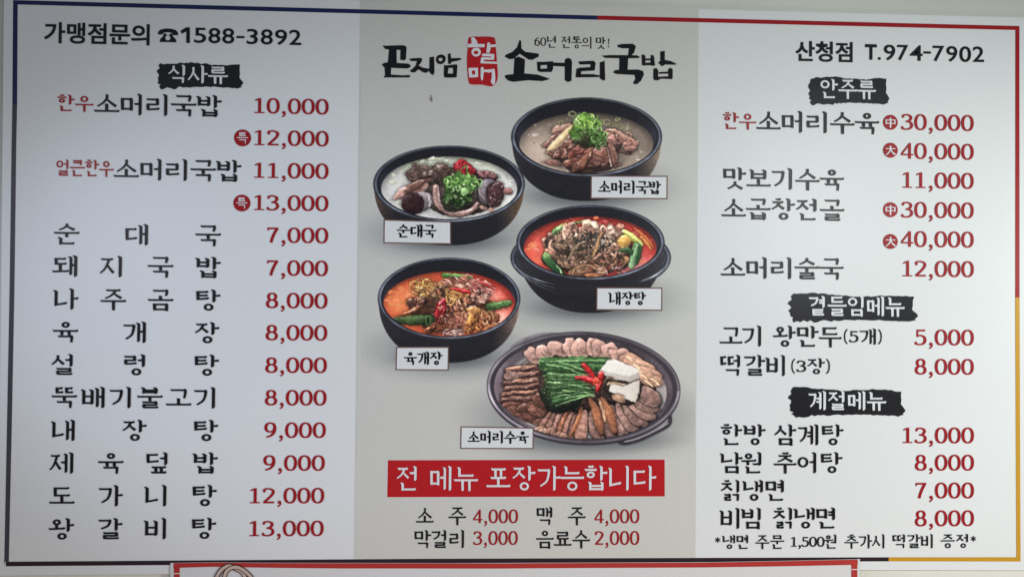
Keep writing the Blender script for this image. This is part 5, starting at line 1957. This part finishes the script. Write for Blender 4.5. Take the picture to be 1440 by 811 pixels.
    p.stroke([(905, 322), (960, 345), (1010, 360), (1092, 332)], 12, (70, 58, 50), 'mushroom', sh=.3)
    p.quad([(925, 352), (1000, 372), (1096, 334), (1092, 400), (1072, 466), (1000, 440), (915, 398)], (172, 164, 154), '+tofu', grad=(-.10, .06), tex=.03)
    p.stroke([(1096, 336), (1092, 400), (1074, 462)], 6, (140, 130, 122), 'tofu', sh=0, hi=.1, lo=.1)
    # mushroom slice with its dark cap
    p.stroke([(872, 415), (880, 370), (905, 328), (945, 335), (990, 358)], [14, 24, 26, 22, 8], (62, 46, 38), 'mushroom', spec=.05, sh=.5)
    p.stroke([(905, 360), (940, 350), (1010, 362)], [10, 16, 8], (168, 140, 110), 'mushroom', sh=.2)
    p.blob(975, 440, 40, 24, .5, (150, 116, 92), '+meat_slice', wob=.2, tex=.3)
    # red chillies
    p.stroke([(765, 245), (795, 280), (825, 318)], [26, 36, 26], (168, 28, 30), '+chilli', hi=.35, lo=.45, spec=.22, sh=.5)
    p.stroke([(724, 320), (775, 325), (825, 345)], [20, 36, 30], (160, 24, 28), '+chilli', hi=.35, lo=.45, spec=.22, sh=.5)
    p.stroke([(868, 302), (862, 345), (845, 400)], [34, 40, 22], (152, 26, 26), '+chilli', hi=.35, lo=.45, spec=.18, sh=.5)
    p.blob(842, 342, 26, 22, 0, (184, 52, 34), 'chilli', wob=.12, spec=.1, sh=.2)
    p.clip = None
    DISHES['platter'] = 'printed picture of a round platter of boiled beef slices with chives and tofu'


# soft shadows under every dish first, then the dishes over them
for ox, oy, zs, cx, cy, rx, yb, seed in ((700, 120, 4.504, 561, 328, 479, 732, 1), (500, 180, 4.504, 591, 354, 481, 742, 2), (700, 275, 4.504, 586, 330, 500, 742, 3), (510, 350, 4.504, 546, 312, 452, 718, 4)):
    p = Picture('ground', ox - 3, oy, zs, 285, 215, seed)
    p.shadow(cx + 13, yb - (yb - cy) * .20, rx * .95, (yb - cy) * .38, .24, .60)
    p.shadow(cx + 13, yb - (yb - cy) * .06, rx * .58, (yb - cy) * .13, .30, .8)
p = Picture('ground', 620, 440, 4.235, 365, 208, 5)
p.shadow(770 + 85, 560 + 64, 590, 232, .26, .45)
p.shadow(800 + 85, 690 + 64, 400, 60, .28, .7)
dish_headsoup()
dish_sausage()
dish_offal()
dish_shredded()
dish_platter()
photo_finish()
lay_pictures(.0006)


# ------------------------------------------------------------------ the banner hung below the board
banner = bpy.data.objects.new('paper_banner', None)
COL.objects.link(banner)
tag(banner, 'white red-bordered banner with a drawn coil hanging over the board\'s lower edge', 'banner')


def top_edge(u):
    return np.interp(u, [240, 245, 252, 300, 400, 480, 700, 990, 1100, 1180, 1206, 1208.6], [790.4, 790.3, 790, 789.2, 789.9, 790.2, 790.4, 789.2, 787.4, 785.6, 784.9, 784.7])


def ripple(u, t):
    """how far the sheet stands off the wall at pixel column u, t = 0 at its top .. 1 at its bottom"""
    return .0035 + .0012 * np.sin(u * .021) * (.4 + t) + .0008 * np.sin(u * .055 + 1.3) * t


BH = 330.0          # banner height in pixels, most of it below the frame


def sheet(name, us, t0, t1, nt, lift, mat, parent, edge=None):
    """strip of the banner between the heights t0(u)..t1(u) (pixels below its top edge)"""
    us = np.asarray(us, float)
    n = len(us)
    v = []
    for k in range(nt + 1):
        f = k / nt
        off = t0(us) + (t1(us) - t0(us)) * f
        x, y = P(us, top_edge(us) + off)
        dd = ripple(us, off / BH) + lift
        v += [W3(a, b, c) for a, b, c in zip(x, y, dd)]
    q = []
    for k in range(nt):
        for i in range(n - 1):
            a = k * n + i
            q.append([a, a + n, a + n + 1, a + 1])
    me = bpy.data.meshes.new(name)
    me.from_pydata(v, [], q)
    me.update()
    for p in me.polygons:
        p.use_smooth = True
    return link(name, me, mat, parent)


def C_(c):
    return lambda u: np.full(np.shape(u), float(c))


M_BANNER = print_mat('banner_vinyl', (0.74, 0.735, 0.735), .03, .45)
M_BRED = print_mat('banner_red', (0.47, 0.028, 0.024), .05, .45)
M_TAPE = print_mat('clear_tape', (0.78, 0.77, 0.76), .02, .25)
M_TAN = print_mat('tan_ink', (0.62, 0.48, 0.41), .05)
M_DKBROWN = print_mat('dark_brown_ink', (0.070, 0.022, 0.017), .05)
sheet('banner_sheet', np.linspace(240.3, 1208.4, 160), C_(0), C_(BH), 22, 0, M_BANNER, banner)
band = lambda u: np.interp(u, [245, 254, 300, 400, 480, 700, 990, 1100, 1206], [7.0, 7.0, 6.4, 7.2, 7.8, 7.6, 7.2, 7.6, 7.8])
sheet('banner_border', np.linspace(244.6, 1205.2, 120), C_(.35), band, 1, .0006, M_BRED, banner)
sheet('banner_border', np.linspace(245.3, 253.4, 3), C_(6.8), C_(BH - 8), 14, .0008, M_BRED, banner)
sheet('banner_border', np.linspace(1196.4, 1204.6, 3), C_(7.6), C_(BH - 8), 14, .0008, M_BRED, banner)
sheet('seam', np.linspace(240.5, 254.5, 4), C_(14.3), C_(15.5), 1, .0011, M_TAPE, banner)
sheet('seam', np.linspace(1195.8, 1208.2, 4), C_(13.6), C_(14.8), 1, .0011, M_TAPE, banner)

# the drawn coil: three tan turns with dark outlines
ZC_ = lambda x, y: (290 + x / 16.0, 780 + y / 16.0)


def coil(path, w, d):
    p = smooth_path([ZC_(*q) for q in path], 8)
    for ww, m, nm, dd in ((w / 16 + 1.3, M_DKBROWN, 'coil_outline', d), (w / 16 - 1.1, M_TAN, 'coil_drawing', d + .0002)):
        a, b = offset_sides(p, ww)
        fl = Flat(dd)
        ax, ay = P(a[:, 0], a[:, 1])
        bx, by = P(b[:, 0], b[:, 1])
        fl.strip(list(zip(ax, ay)), list(zip(bx, by)))
        fl.build(nm, m, banner)


coil([(190, 700), (208, 600), (240, 500), (310, 370), (410, 270), (540, 222), (680, 290), (800, 350), (870, 440), (895, 560), (885, 700)], 84, .0062)
coil([(405, 700), (405, 600), (425, 470), (470, 350), (560, 275), (680, 250), (800, 285), (920, 370), (1010, 460), (1070, 560), (1100, 700)], 84, .0068)
bpy.context.view_layer.update()
